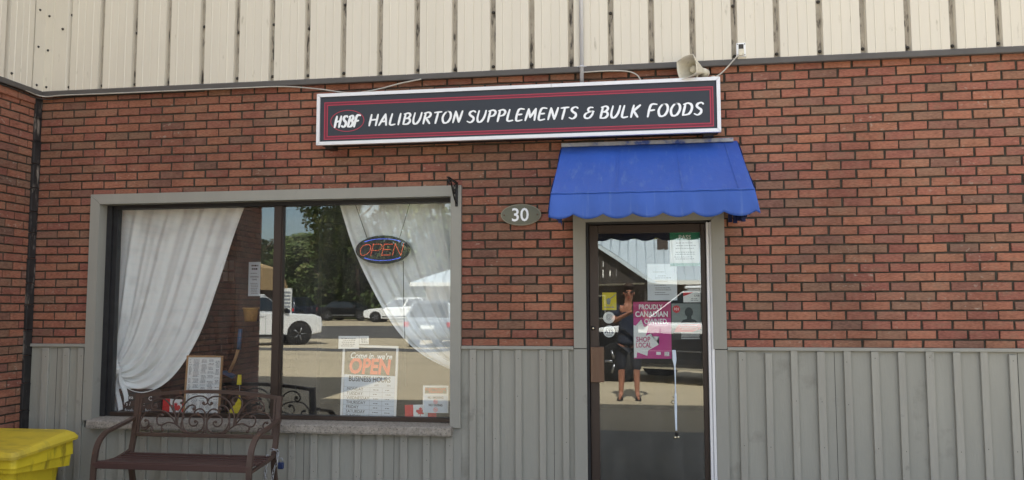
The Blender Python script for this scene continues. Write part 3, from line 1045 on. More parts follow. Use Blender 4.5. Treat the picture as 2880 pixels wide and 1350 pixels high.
brush_word('SUPPLEMENTS', 3.548, 4.402, 2.828, .089, SY + .002)
brush_word('&', 4.438, 4.532, 2.826, .083, SY + .002, wt=.20)
brush_word('BULK', 4.557, 4.862, 2.823, .090, SY + .002)
brush_word('FOODS', 4.908, 5.318, 2.822, .091, SY + .002)
m = MB(); m.box(SX0 + .05, SX0 + .11, SY + .06, -.005, SZ0 - .016, SZ0 + .02); m.build('bracket', 'cabinet_dark', SGN)
m = MB(); m.box(SX1 - .12, SX1 - .05, SY + .06, -.005, SZ0 - .016, SZ0 + .02); m.build('bracket', 'cabinet_dark', SGN)

# ------------------------------------------------------------------ awning
AW = thing('door_awning', 'royal blue fabric awning with scalloped valance over the shop door', 'awning')
AX0, AX1, AD = 4.262, 5.566, .86
ZT, ZF = 2.655, 2.168
def canopy(u, v):
    sag = .018 * sin(pi * v) * (.55 + .45 * sin(pi * u)) + .004 * sin(u * 23) * sin(pi * v)
    return (AX0 + (AX1 - AX0) * u, -.012 - (AD - .012) * v, ZT + (ZF - ZT) * v - sag * .8)
m = MB(); m.grid(canopy, 40, 16); m.build('canopy', 'awning_blue', AW, fix=False)
for us in (.33, .66, .93):
    m = MB()
    for k in range(24):
        a_, b_ = canopy(us, k / 24), canopy(us, (k + 1) / 24)
        m.quad((a_[0] - .005, a_[1], a_[2] + .003), (a_[0] + .005, a_[1], a_[2] + .003), (b_[0] + .005, b_[1], b_[2] + .003), (b_[0] - .005, b_[1], b_[2] + .003))
    o = m.build('seam', 'awning_blue', AW, fix=False); o.modifiers.new('solid', 'SOLIDIFY').thickness = .002
m = MB(); m.tube([(AX0 + (AX1 - AX0) * k / 40, -AD - .002, ZF + .004 + .0015 * sin(k * 1.3)) for k in range(41)], .0055, 6); m.build('front_hem', 'awning_blue', AW)
m = MB(); m.box(AX0 - .003, AX1 - .03, -.05, -.004, ZT - .012, ZT + .018, .003); m.build('head_strip', 'awning_faded', AW)
def wav(u): return .009 * sin(u * 31) + .016 * sin(u * 13 + 1) + .006 * sin(u * 57)
NS = 7
def scal(u): return abs(sin(pi * (u * NS + .15)))
def val(u, v):
    drop = .140 + .034 * (scal(u) ** .7)
    flare = .022 * v
    x = AX0 - .014 * v + (AX1 - AX0 + .042 * v) * u
    return (x, -AD - flare - wav(u) * v * (1.3 - .5 * v) - .005 * (1 - abs(2 * v - 1)), ZF + .004 - drop * v)
m = MB(); m.grid(val, 126, 8); VAL = m.build('valance', 'awning_blue', AW, fix=False)
VAL.modifiers.new('solid', 'SOLIDIFY').thickness = .002
for sd_, xx in ((-1, AX0), (1, AX1)):
    def side(u, v, xx=xx, sd_=sd_):
        yb = -.02 - (AD - .02) * u
        zt = ZT + (ZF - ZT) * u - .004
        zb = max(ZF - .13, 0) + .02 * abs(sin(pi * u * 5))
        zt2 = zt + (zb - zt) * v
        return (xx + sd_ * (.004 + .018 * v * u + .004 * sin(9 * u)), yb, zt2)
    m = MB(); m.grid(side, 24, 8); m.build('side_panel', 'awning_blue', AW, fix=False)
for xx in (AX0 + .02, (AX0 + AX1) / 2, AX1 - .02):
    m = MB(); m.tube([(xx, -.02, ZT - .03), (xx, -AD + .02, ZF - .012)], .011, 8); m.build('rafter', 'silver', AW)
    m = MB(); m.tube([(xx, -.02, ZF - .03), (xx, -AD + .02, ZF - .022)], .011, 8); m.build('arm', 'silver', AW)
m = MB(); m.tube([(AX0 + .01, -AD + .012, ZF - .012), (AX1 - .01, -AD + .012, ZF - .012)], .012, 8); m.build('front_bar', 'silver', AW)
m = MB()
for q, dx in ((0, 0), (1, .03), (2, .055), (3, .075)):
    m.box(5.475 + dx, 5.501 + dx, -.16 - .05 * q, -.12 - .05 * q, 2.035 - .012 * (q % 2), 2.09)
m.build('torn_flap', 'awning_dark', AW)

# ------------------------------------------------------------------ house number
PL = thing('house_number_plaque', 'oval olive plaque with white number 30 on the brick beside the awning', 'number plaque')
def ellipse(cx, cz, a, b, n=40): return [(cx + a * cos(2 * pi * k / n), cz + b * sin(2 * pi * k / n)) for k in range(n)]
m = MB(); m.prism(ellipse(3.942, 2.132, .157, .083), 'y', -.020, -.002); m.build('rim', 'plaque_rim', PL)
m = MB(); m.prism(ellipse(3.942, 2.132, .149, .075), 'y', -.0215, -.019); m.build('plate', 'plaque_green', PL)
text('30', .142, 'sign_white', PL, 3.938, -.0235, 2.084, fit=.13, name='numeral', split=True, bold=.0018)
for dx in (-.128, .128):
    m = MB(); m.lathe([(.006, -.021), (.006, -.024), (.003, -.0255)], (3.942 + dx, 0, 2.132), 'y', 10); m.build('screw', 'bronze_light', PL)

# ------------------------------------------------------------------ horn loudspeaker on the sign
SPK = thing('horn_speaker', 'weathered cream horn loudspeaker sitting on top of the sign', 'loudspeaker', (5.258, -.135, 3.088))
def horn(u, v):
    # rectangular flare, mouth faces -y and to the left, u around, v from throat (0) to mouth (1)
    a = 2 * pi * u
    k = 1.0 / max(abs(cos(a)), abs(sin(a)))
    k = 1 + (k - 1) * .55
    e = v ** 1.25
    w_ = .020 + .064 * e; h_ = .020 + .064 * e
    return (w_ * k * cos(a), .12 - .22 * v, h_ * k * sin(a))
HORN = Matrix.Translation((0.0, .0, .086)) @ Matrix.Rotation(radians(-38), 4, 'Z') @ Matrix.Rotation(radians(-10), 4, 'Y')
m = MB(); m.grid(horn, 32, 10)
m.v = [tuple(HORN @ Vector(p)) for p in m.v]
hb = m.build('horn', 'horn', SPK, fix=False); hb.modifiers.new('solid', 'SOLIDIFY').thickness = .004
m = MB()
prof = [(.004, -.03), (.020, -.028), (.028, -.015), (.030, .0), (.024, .04), (.016, .08)]
m.lathe(prof, (0, 0, 0), 'y', 16)
m.v = [tuple(HORN @ Vector(p)) for p in m.v]
m.build('phase_plug', 'horn', SPK)
m = MB(); m.lathe([(.020, .09), (.034, .10), (.034, .15), (.024, .158)], (0, 0, 0), 'y', 16)
m.v = [tuple(HORN @ Vector(p)) for p in m.v]
m.build('driver', 'horn', SPK)
m = MB(); m.box(-.02, .05, -.01, .03, -.002, .006); m.tube([(.015, .01, .0), (.02, .012, .05)], .008, 8); m.build('mount', 'horn', SPK)
m = MB(); m.lathe([(.014, 0), (.014, .035)], (.135, .02, .0), 'z', 12); m.build('cable_gland', 'horn', SPK)

JB = thing('junction_box', 'small open white electrical box on the cream cladding near the loudspeaker', 'electrical box', (5.606, -.04, 3.278))
m = MB(); m.box(-.034, .034, -.022, .0, .0, .105, .003); m.build('body', 'white_plastic', JB)
m = MB(); m.box(-.018, .018, -.0235, -.0215, .055, .094); m.build('opening', 'cable_dark', JB)
m = MB(); m.box(-.020, .020, -.034, -.0225, .004, .056, .004); m.build('cover', 'horn', JB)
for dx in (-.026, .026):
    for dz in (.012, .094):
        m = MB(); m.lathe([(.004, -.022), (.004, -.0245)], (dx, 0, dz), 'y', 8); m.build('screw', 'cable_dark', JB)

CON = thing('conduit', 'thin grey metal conduit running down the cream cladding to the sign', 'conduit')
m = MB(); m.tube([(4.421, -.058, 3.10), (4.421, -.058, 5.8)], .0155, 12); m.build('pipe', 'silver', CON)
m = MB(); m.tube([(4.421, -.058, 3.252), (4.421, -.058, 3.264)], .020, 12); m.box(4.385, 4.457, -.050, -.044, 3.252, 3.264); m.build('strap', 'silver', CON)


def cable(label, pts, r, mt):
    m_ = MB(); m_.tube([tuple(p) for p in cat_spline(pts, 6)], r, 6)
    o_ = m_.build('cable', mt)
    return tag(o_, label, 'cable', None)


cable('pale cable sagging from the dark flashing onto the left end of the sign', [(WX + .04, -.5, 3.235), (WX + .05, -.25, 3.222), (WX + .07, -.07, 3.214), (.05, -.062, 3.218), (.445, -.062, 3.216), (1.088, -.062, 3.214), (1.7, -.062, 3.212), (2.019, -.07, 3.205), (2.321, -.09, 3.166), (2.55, -.11, 3.122), (2.70, -.11, 3.120), (2.85, -.09, 3.150), (3.0, -.075, 3.188), (3.16, -.065, 3.216)], .0055, 'cable_white')
cable('short grey cable curving from the flashing into the sign top', [(4.42, -.062, 3.212), (4.60, -.065, 3.214), (4.76, -.08, 3.200), (4.84, -.10, 3.160), (4.872, -.11, 3.096)], .0055, 'cable_white')
cable('pale cable looping from the loudspeaker up to the white electrical box', [(5.365, -.09, 3.115), (5.40, -.09, 3.118), (5.45, -.09, 3.146), (5.51, -.085, 3.205), (5.56, -.078, 3.262), (5.59, -.076, 3.292)], .0055, 'cable_white')
cable('thin black cable tucked under the flashing at the left corner', [(WX + .03, -.9, 3.214), (WX + .035, -.4, 3.205), (WX + .05, -.06, 3.196), (.1, -.02, 3.212), (.6, -.02, 3.214), (1.3, -.02, 3.212)], .006, 'cable_dark')

WB = thing('wall_bracket', 'black scrolled iron hanging bracket on the top right corner of the window casing', 'bracket', (3.440, -.031, 2.205))
m = MB(); m.box(-.011, .011, -.006, .0, .0, .185, .001); m.build('back_plate', 'iron_black', WB)
m = MB(); m.box(-.011, .011, -.30, .0, .180, .188, .001); m.build('arm', 'iron_black', WB)
m = MB(); m.tube([tuple(p) for p in cat_spline([(0, -.008, .03), (0, -.07, .05), (0, -.13, .10), (0, -.20, .165), (0, -.25, .17), (0, -.26, .145), (0, -.235, .14)], 6)], .0065, 6)
m.tube([tuple(p) for p in cat_spline([(0, -.03, .165), (0, -.09, .15), (0, -.10, .11), (0, -.07, .09), (0, -.05, .11), (0, -.065, .125)], 6)], .005, 6); m.build('scroll', 'iron_black', WB)
m = MB(); m.tube([tuple(p) for p in cat_spline([(0, -.28, .18), (0, -.285, .15), (0, -.305, .145), (0, -.318, .165)], 5)], .005, 6); m.build('hook', 'iron_black', WB)

# ------------------------------------------------------------------ bench
BN = thing('garden_bench', 'brown metal bench with scrolled back panel below the shop window', 'bench', (0, 0, GZ))
BX0, BX1 = .915, 2.115                        # back posts (centres .935 / 2.095)
def bz(z): return z - GZ
def rect_tube(mb, pts, w_, d_):
    """bar of rectangular section swept through points in a plane x = const (or along x)"""
    P = [Vector(p) for p in pts]
    n = len(P)
    rows = []
    for i, p in enumerate(P):
        t = (P[min(n - 1, i + 1)] - P[max(0, i - 1)]).normalized()
        ax = Vector((1, 0, 0)) if abs(t.x) < .9 else Vector((0, 1, 0))
        nr = t.cross(ax).normalized()
        rows.append([p + ax * w_ / 2 + nr * d_ / 2, p - ax * w_ / 2 + nr * d_ / 2, p - ax * w_ / 2 - nr * d_ / 2, p + ax * w_ / 2 - nr * d_ / 2])
    vs = [q[:] for r in rows for q in r]
    fs = [(0, 1, 2, 3), tuple(4 * (n - 1) + k for k in (3, 2, 1, 0))]
    for i in range(n - 1):
        for k in range(4):
            fs.append((4 * i + k, 4 * (i + 1) + k, 4 * (i + 1) + (k + 1) % 4, 4 * i + (k + 1) % 4))
    mb.add(vs, fs)
# rear posts lean back a little; they run down to the rear feet
for xx in (.930, 2.100):
    m = MB(); rect_tube(m, [tuple(p) for p in cat_spline([(xx, -.205, bz(.752)), (xx, -.225, bz(.60)), (xx, -.262, bz(.40)), (xx, -.285, bz(.28)), (xx, -.25, bz(.10)), (xx, -.20, 0)], 5)], .036, .030); m.build('rear_leg', 'bench_brown', BN)
crest = [(.912, .737), (1.02, .757), (1.177, .775), (1.35, .787), (1.515, .790), (1.68, .787), (1.856, .776), (2.01, .760), (2.118, .744)]
m = MB()
cp = cat_spline([(x, -.203, bz(z)) for x, z in crest], 4)
vs, fs = [], []
for p in cp:
    vs += [(p.x, p.y - .017, p.z - .026), (p.x, p.y + .017, p.z - .026), (p.x, p.y + .017, p.z), (p.x, p.y - .017, p.z + .001)]
n = len(cp)
for i in range(n - 1):
    for k in range(4): fs.append((4 * i + k, 4 * i + (k + 1) % 4, 4 * i + 4 + (k + 1) % 4, 4 * i + 4 + k))
fs += [(0, 1, 2, 3), (4 * n - 1, 4 * n - 2, 4 * n - 3, 4 * n - 4)]
m.add(vs, fs); m.build('top_rail', 'bench_brown', BN)
m = MB(); m.box(.948, 2.083, -.266, -.240, bz(.434), bz(.462), .003); m.build('lower_rail', 'bench_brown', BN)
for xx in (.960, 2.070):
    m = MB(); rect_tube(m, [(xx, -.214, bz(.735)), (xx, -.252, bz(.46))], .016, .014); m.build('panel_bar', 'bench_brown', BN)
# scroll work: drawn on the left half, mirrored to the right
S = .000737
def sp(px, py, mir):
    x = (885 - px) * S
    z = .460 + (665 - py) * .000672
    y = -.206 - (.745 - z) * .16
    return (1.515 + (x if mir else -x), y, bz(z))
CUR = [
    [(872, 470), (868, 560), (845, 620), (770, 655), (690, 645), (640, 590), (620, 510), (630, 430), (665, 370), (710, 348), (748, 362), (750, 395), (728, 402)],
    [(872, 560), (860, 500), (820, 462), (760, 455), (710, 485), (702, 540), (735, 578), (780, 572), (798, 540), (775, 522)],
    [(874, 470), (862, 420), (825, 390), (778, 395), (748, 425), (765, 446), (788, 436)],
    [(572, 580), (568, 480), (600, 385), (655, 300), (730, 255), (815, 246), (872, 275), (884, 320), (850, 342), (826, 322)],
    [(556, 570), (540, 480), (495, 395), (435, 318), (370, 280), (300, 288), (256, 332), (256, 385), (290, 405), (318, 380), (305, 345), (282, 352)],
    [(540, 455), (505, 375), (498, 310), (528, 265), (572, 250), (608, 275), (604, 318), (580, 330)],
    [(560, 570), (500, 490), (420, 430), (310, 412), (215, 432), (165, 490), (146, 555), (172, 602), (220, 602), (246, 562), (222, 522), (196, 534)],
    [(700, 658), (610, 605), (545, 560), (465, 545), (395, 575), (350, 565), (330, 512), (345, 470), (380, 452), (402, 474)],
    [(392, 575), (398, 610), (418, 632)], [(160, 600), (215, 630), (262, 590), (292, 605), (290, 645)],
    [(640, 470), (612, 560), (640, 640), (700, 658)], [(872, 470), (872, 640), (850, 665)],
]
BAL = [(735, 388), (770, 530), (840, 322), (292, 365), (590, 326), (204, 528), (382, 470), (412, 630), (285, 640), (790, 440)]
for mir in (0, 1):
    for c in CUR:
        m = MB(); m.tube([sp(p.x, p.y, mir) for p in cat_spline(c, 5)], .0062, 6); m.build('scroll', 'bench_brown', BN)
    m = MB()
    for (bx, by) in BAL: m.ball(sp(bx, by, mir), .0125, 8, 5, (1, .7, 1))
    tag(m.build('rosettes', 'bench_brown', BN), kind='stuff')
# arms and front legs: one bar each, arcing from the back post over to the front foot
for xx in (.918, 2.112):
    m = MB()
    rect_tube(m, [tuple(p) for p in cat_spline([(xx, -.235, bz(.575)), (xx, -.34, bz(.552)), (xx, -.47, bz(.530)), (xx, -.59, bz(.505)), (xx, -.668, bz(.440)), (xx, -.70, bz(.34)), (xx, -.71, bz(.20)), (xx, -.715, 0)], 6)], .040, .020)
    m.build('arm', 'bench_brown', BN)
    m = MB(); rect_tube(m, [tuple(p) for p in cat_spline([(xx, -.28, bz(.330)), (xx, -.42, bz(.30)), (xx, -.56, bz(.285)), (xx, -.70, bz(.27))], 5)], .026, .018); m.build('seat_rail', 'bench_brown', BN)
for q in range(7):
    yy = -.315 - q * .062
    zz = .312 - .012 * sin(pi * q / 6) + (.003 if q == 6 else 0)
    m = MB(); m.box(.90 + .01, 2.12 - .01, yy - .019, yy + .019, bz(zz - .006), bz(zz + .006), .002)
    o = m.build('seat_slat', 'bench_slat', BN)
m = MB(); m.box(.91, 2.12, -.716, -.704, bz(.272), bz(.314), .002); m.build('front_rail', 'bench_slat', BN)

# chain and padlock on the right rear post
CHN = thing('steel_chain', 'shiny steel chain looped round the right rear post of the bench', 'chain', (0, 0, 0))
path = cat_spline([(2.076, -.318, .36), (2.115, -.322, .368), (2.135, -.30, .352), (2.140, -.31, .31), (2.138, -.315, .27), (2.118, -.32, .22), (2.108, -.32, .15), (2.104, -.32, .05), (2.10, -.31, GZ + .02)], 24)
path2 = cat_spline([(2.068, -.32, .34), (2.062, -.33, .26), (2.056, -.335, .16), (2.05, -.335, .05), (2.045, -.33, GZ + .02)], 24)
lnk = MB()
ring = [(.0085 * cos(t) , 0, .0085 * sin(t) + (.0075 if sin(t) > 0 else -.0075)) for t in [2 * pi * k / 14 for k in range(14)]]
lnk.tube(ring, .0032, 6, closed=True)
lme = lnk.mesh('link', 'chain_steel')
for pth in (path, path2):
    acc, last, n = 0, pth[0], 0
    for p, q in zip(pth, pth[1:]):
        acc += (q - p).length
        if acc > .024:
            acc = 0
            o = link('link', lme, CHN, q[:])
            d = (q - p).normalized()
            o.rotation_mode = 'QUATERNION'
            o.rotation_quaternion = d.to_track_quat('Z', 'X') @ Matrix.Rotation(pi / 2 * (n % 2) + .4, 3, 'Z').to_quaternion()
            n += 1
PD = thing('padlock', 'dark blue padlock hanging on the bench chain', 'padlock', (2.168, -.31, .225))
m = MB(); m.box(-.022, .022, -.012, .012, .0, .05, .006); m.build('body', 'padlock_blue', PD)
m = MB(); m.tube([(-.013, 0, .045)] + [(-.013 * cos(pi * k / 6), 0, .068 + .013 * sin(pi * k / 6)) for k in range(7)] + [(.013, 0, .045)], .0038, 6); m.build('shackle', 'chain_steel', PD)

# ------------------------------------------------------------------ yellow grit bin
BI = thing('yellow_bin', 'grimy yellow plastic bin with sloping lid in the left corner by the bench', 'bin', (0, 0, GZ))
X1, X0b, YF, YB = .492, -.33, -.97, -.33
def loop(x0, x1, yf, yb, r, zf, zb, n=4):
    """rounded rectangle, height zf at the front, zb at the back"""
    pts = []
    for (cx, cy, a0) in ((x1 - r, yf + r, -pi / 2), (x1 - r, yb - r, 0), (x0 + r, yb - r, pi / 2), (x0 + r, yf + r, pi)):
        for k in range(n + 1):
            a = a0 + pi / 2 * k / n
            x_, y_ = cx + r * cos(a), cy + r * sin(a)
            pts.append((x_, y_, bz(zf + (zb - zf) * (y_ - yf) / (yb - yf))))
    return pts
def loft(mb, loops, cap0=True, cap1=True):
    n = len(loops[0]); o = len(mb.v)
    vs = [p for L in loops for p in L]
    fs = []
    for i in range(len(loops) - 1):
        for k in range(n): fs.append((i * n + k, i * n + (k + 1) % n, (i + 1) * n + (k + 1) % n, (i + 1) * n + k))
    if cap0: fs.append(tuple(range(n - 1, -1, -1)))
    if cap1: fs.append(tuple((len(loops) - 1) * n + k for k in range(n)))
    mb.add(vs, fs)
m = MB()
loft(m, [loop(X0b - .022, X1 + .022, YF - .022, YB + .022, .045, .366, .418), loop(X0b - .024, X1 + .024, YF - .024, YB + .024, .045, .386, .436),
         loop(X0b - .006, X1 + .006, YF - .006, YB + .006, .05, .414, .466), loop(X0b + .03, X1 - .03, YF + .03, YB - .03, .05, .424, .488)])
m.build('lid', 'bin_lid', BI)
m = MB()
loft(m, [loop(X0b, X1, YF, YB, .04, .302, .305), loop(X0b + .004, X1 - .004, YF + .004, YB - .004, .04, .364, .416)], True, True); m.build('rim', 'bin_yellow', BI)
m = MB()
loft(m, [loop(X0b + .016, X1 - .016, YF + .016, YB - .016, .04, .268, .215), loop(X0b + .010, X1 - .010, YF + .010, YB - .010, .04, .304, .307)], True, True); m.build('lower_rim', 'bin_yellow', BI)
m = MB()
loft(m, [loop(X0b + .11, X1 - .11, YF + .10, YB - .08, .05, GZ, GZ), loop(X0b + .075, X1 - .062, YF + .055, YB - .06, .05, .272, .25)]); m.build('body', 'bin_yellow', BI)

# ================================================================== behind the shop window
# ------------------------------------------------------------------ curtains
def bez(p0, p1, p2, p3, t):
    s_ = 1 - t
    return tuple(s_ ** 3 * a + 3 * s_ * s_ * t * b + 3 * s_ * t * t * c + t ** 3 * d for a, b, c, d in zip(p0, p1, p2, p3))
def poly_at(pts, v):
    k = min(len(pts) - 2, int(v * (len(pts) - 1))); f = v * (len(pts) - 1) - k
    return pts[k].lerp(pts[k + 1], f)
def resample(pts, n=60):
    P = cat_spline(pts, 12); Ls = [0]
    for a_, b_ in zip(P, P[1:]): Ls.append(Ls[-1] + (b_ - a_).length)
    out, i = [], 0
    for k in range(n + 1):
        t = Ls[-1] * k / n
        while i < len(P) - 2 and Ls[i + 1] < t: i += 1
        out.append(P[i].lerp(P[i + 1], min(1, (t - Ls[i]) / max(1e-9, Ls[i + 1] - Ls[i]))))
    return out
def drape(mirror):
    if not mirror:
        E0 = resample([(.372, 2.30), (.378, 1.70), (.395, 1.15), (.415, .98), (.440, .935)])
        E1 = resample([(1.562, 2.30), (1.466, 2.04), (1.334, 1.62), (1.20, 1.24), (1.049, .967), (.894, .800), (.72, .722), (.58, .735), (.49, .80), (.445, .895)])
    else:
        E0 = resample([(3.40, 2.30), (3.46, 1.6), (3.52, 1.1), (3.60, .87)])
        E1 = resample([(2.378, 2.30), (2.50, 1.936), (2.656, 1.613), (2.87, 1.267), (3.079, 1.068), (3.334, .937), (3.60, .84)])
    def fn(u, v):
        a_, b_ = poly_at(E0, v), poly_at(E1, v)
        w_ = u ** (1 + .35 * v)
        p = a_.lerp(b_, w_)
        ph = u * 52 + 1.7 * sin(u * 7.3) + .5 * sin(v * 3 + u * 11)
        fold = .62 * sin(ph) + .55 * sin(u * 23 + 1.1 + .6 * v) + .22 * sin(u * 97 + 2 * v)
        gather = (.45 + 1.1 * v) * (1 - .55 * max(0, v - .75) / .25)
        dip = .030 * sin(pi * min(1, v * 1.15)) * u * (1 - u) * 4 * v
        return (p.x, (.235 if not mirror else .25) + fold * .021 * gather, p.y - dip + fold * .006 * v)
    return fn
CT = thing('curtain', 'white sheer curtain knotted back at the left side of the shop window', 'curtain', group='window curtains')
m = MB(); m.grid(drape(False), 170, 60); m.build('drape', 'curtain', CT, fix=False)
def tail(u, v):
    fold = sin(u * 15) * .012
    return (.430 + (.045 + .10 * v) * u + .012 * sin(v * 7 + u * 3), .215 + fold * (1 + v), .925 - .385 * v + .12 * u * v * (1 if u > .5 else .6))
m = MB(); m.grid(tail, 24, 20); m.build('tail', 'curtain', CT, fix=False)
m = MB(); m.tube([tuple(p) for p in cat_spline([(.43, .20, .99), (.455, .175, .965), (.475, .17, .93), (.468, .18, .895), (.44, .20, .875), (.425, .22, .92)], 5, True)], [.020 + .005 * sin(k * 1.7) for k in range(30)], 8, closed=True); m.build('knot', 'curtain', CT)
m = MB(); m.box(.384, .412, .17, .20, .56, 2.26, .003); m.build('side_channel', 'white_plastic', CT)
CT2 = thing('curtain', 'white sheer curtain drawn to the right behind the lit oval sign', 'curtain', group='window curtains')
m = MB(); m.grid(drape(True), 170, 60); m.build('drape', 'curtain', CT2, fix=False)

# ------------------------------------------------------------------ LED open sign
LED = thing('led_open_sign', 'oval black sign with red OPEN and blue dotted light border hanging in the window', 'led sign', (2.780, .19, 1.892))
m = MB(); m.prism(ellipse(0, 0, .228, .116), 'y', -.012, .012); m.build('housing', 'led_housing', LED)
dot = MB()
for s_ in (1, -1):
    for k in range(34):
        a = radians(38) + radians(104) * k / 33
        dot.ball((.185 * cos(a) * 1.02, -.013, s_ * (.030 + .058 * sin(a))), .0030, 6, 4)
tag(dot.build('blue_lights', 'led_blue', LED), kind='stuff')
dot = MB()
def dots(pts, n, x0):
    P = cat_spline(pts, 8) if len(pts) > 2 else [Vector((pts[0][0] + (pts[1][0] - pts[0][0]) * k / 16, pts[0][1] + (pts[1][1] - pts[0][1]) * k / 16, 0)) for k in range(17)]
    Ls = [0]
    for a, b in zip(P, P[1:]): Ls.append(Ls[-1] + (b - a).length)
    for k in range(n):
        t = Ls[-1] * k / max(1, n - 1)
        i = max(j for j in range(len(Ls)) if Ls[j] <= t + 1e-9)
        i = min(i, len(P) - 2)
        q = P[i] + (P[i + 1] - P[i]) * ((t - Ls[i]) / max(1e-9, Ls[i + 1] - Ls[i]))
        dot.ball((x0 + q.x * .083 + q.y * .022, -.013, -.044 + q.y * .088), .0029, 6, 4)
dots([(.5, 1), (.12, .85), (0, .45), (.2, .05), (.55, .02), (.9, .25), (1, .6), (.85, .92), (.5, 1)], 24, -.196)
dots([(0, 0), (0, 1)], 9, -.098); dots([(0, 1), (.7, 1), (.95, .75), (.7, .46), (0, .45)], 14, -.098)
dots([(0, 0), (0, 1)], 9, -.006); dots([(.1, 1), (.8, 1)], 7, -.006); dots([(.1, .5), (.7, .5)], 6, -.006); dots([(.1, 0), (.85, 0)], 7, -.006)
dots([(0, 0), (0, 1)], 9, .085); dots([(0, 1), (.8, 0)], 10, .085); dots([(.85, 0), (.85, 1)], 9, .085)
tag(dot.build('red_lights', 'led_red', LED), kind='stuff')
for (xa, xb, zb) in ((-.238, -.135, .10), (.222, .138, .09)):
    m = MB(); m.tube([(xa, 0, .375), (xb, 0, zb)], .0028, 5); m.build('hanging_wire', 'cable_dark', LED)
m = MB(); m.tube([tuple(p) for p in cat_spline([(.172, 0, -.09), (.176, .0, -.3), (.183, .0, -.55), (.188, .01, -.72), (.19, .03, -1.1)], 6)], .0032, 5); m.build('power_cord', 'cable_dark', LED)

# ------------------------------------------------------------------ printed signs
def sheet_thing(name, label, cat, x0, x1, z0, z1, y, matname, th=.0015, tilt=0.0, group=None):
    t = thing(name, label, cat, (x0, y, z0), 0, group)
    t.rotation_euler = (0, tilt, 0)
    m_ = MB(); m_.box(0, x1 - x0, 0, th, 0, z1 - z0); m_.build('sheet', matname, t)
    return t
def patch(t, x0, x1, z0, z1, matname, name='print', y=-.0004, pts=None):
    m_ = MB()
    if pts: m_.add([(p[0], y, p[1]) for p in pts], [tuple(range(len(pts)))])
    else: m_.quad((x0, y, z0), (x1, y, z0), (x1, y, z1), (x0, y, z1))
    return m_.build(name, matname, t, fix=False)
def lines(t, x0, x1, zs, h, matname, y=-.0006, name='text_lines', jit=.3):
    m_ = MB()
    for zz in zs:
        a = x0 + random.uniform(0, jit) * (x1 - x0) * .5; b = x1 - random.uniform(0, jit) * (x1 - x0) * .5
        c = a
        while c < b - .004:
            d = min(b, c + random.uniform(.006, .02)); m_.quad((c, y, zz), (d, y, zz), (d, y, zz + h), (c, y, zz + h)); c = d + .004
    return tag(m_.build(name, matname, t, fix=False), kind='stuff')

HS = thing('hours_sign', 'white framed business hours board reading Come in, we are OPEN, standing in the window', 'hours sign', (2.453, .150, .545))
HS.rotation_euler = (0, radians(1.6), 0)
m = MB(); m.box(0, .462, .002, .006, 0, .585); m.build('board', 'card_black', HS)
for (a, b, c, d) in ((0, .018, 0, .585), (.444, .462, 0, .585), (.018, .444, .567, .585)):
    m = MB(); m.box(a, b, -.004, .007, c, d); m.build('frame', 'white_plastic', HS)
patch(HS, .020, .442, .004, .348, 'paper_cool', 'hours_panel', .0012)
text('Come in, we\'re', .066, 'sign_white', HS, .236, .0006, .478, fit=.345, shear=.25, bold=.0012, ext=.0003)
text('OPEN', .168, 'ink_orange', HS, .232, .0006, .362, fit=.345, name='letter', split=True, shear=.12, bold=.006, ext=.0003)
text('BUSINESS HOURS', .060, 'ink_black', HS, .232, .0004, .296, fit=.345, bold=.0008, ext=.0003)
text('AM', .024, 'ink_grey', HS, .290, .0004, .262, ext=.0003); text('PM', .024, 'ink_grey', HS, .392, .0004, .262, ext=.0003)
for k, d in enumerate(('MONDAY', 'TUESDAY', 'WEDNESDAY', 'THURSDAY', 'FRIDAY', 'SATURDAY', 'SUNDAY')):
    text(d, .034, 'ink_black', HS, .045, .0004, .224 - k * .0355, align='LEFT', sx=.92, ext=.0003)
    lines(HS, .262, .312, [.230 - k * .0355], .007, 'ink_grey', .0004, jit=.5); lines(HS, .362, .412, [.230 - k * .0355], .007, 'ink_grey', .0004, jit=.5)
m = MB()
for k in range(8): m.quad((.020, .0008, .2515 - k * .0355), (.442, .0008, .2515 - k * .0355), (.442, .0008, .2530 - k * .0355), (.020, .0008, .2530 - k * .0355))
for xx in (.238, .340): m.quad((xx, .0007, .004), (xx + .0015, .0007, .004), (xx + .0015, .0007, .252), (xx, .0007, .252))
m.build('ruled_lines', 'ink_grey', HS, fix=False)

t = sheet_thing('paper_notice', 'small white paper taped to the window just above the hours board', 'notice', 2.438, 2.610, 1.095, 1.197, .130, 'paper')
lines(t, .02, .15, [.02, .035, .05, .065, .08], .006, 'ink_grey')
t = sheet_thing('paper_notice', 'narrow white label on the window beside the small paper notice', 'notice', 2.612, 2.690, 1.132, 1.198, .1305, 'paper')
lines(t, .01, .07, [.01, .022, .034, .046], .005, 'ink_grey')

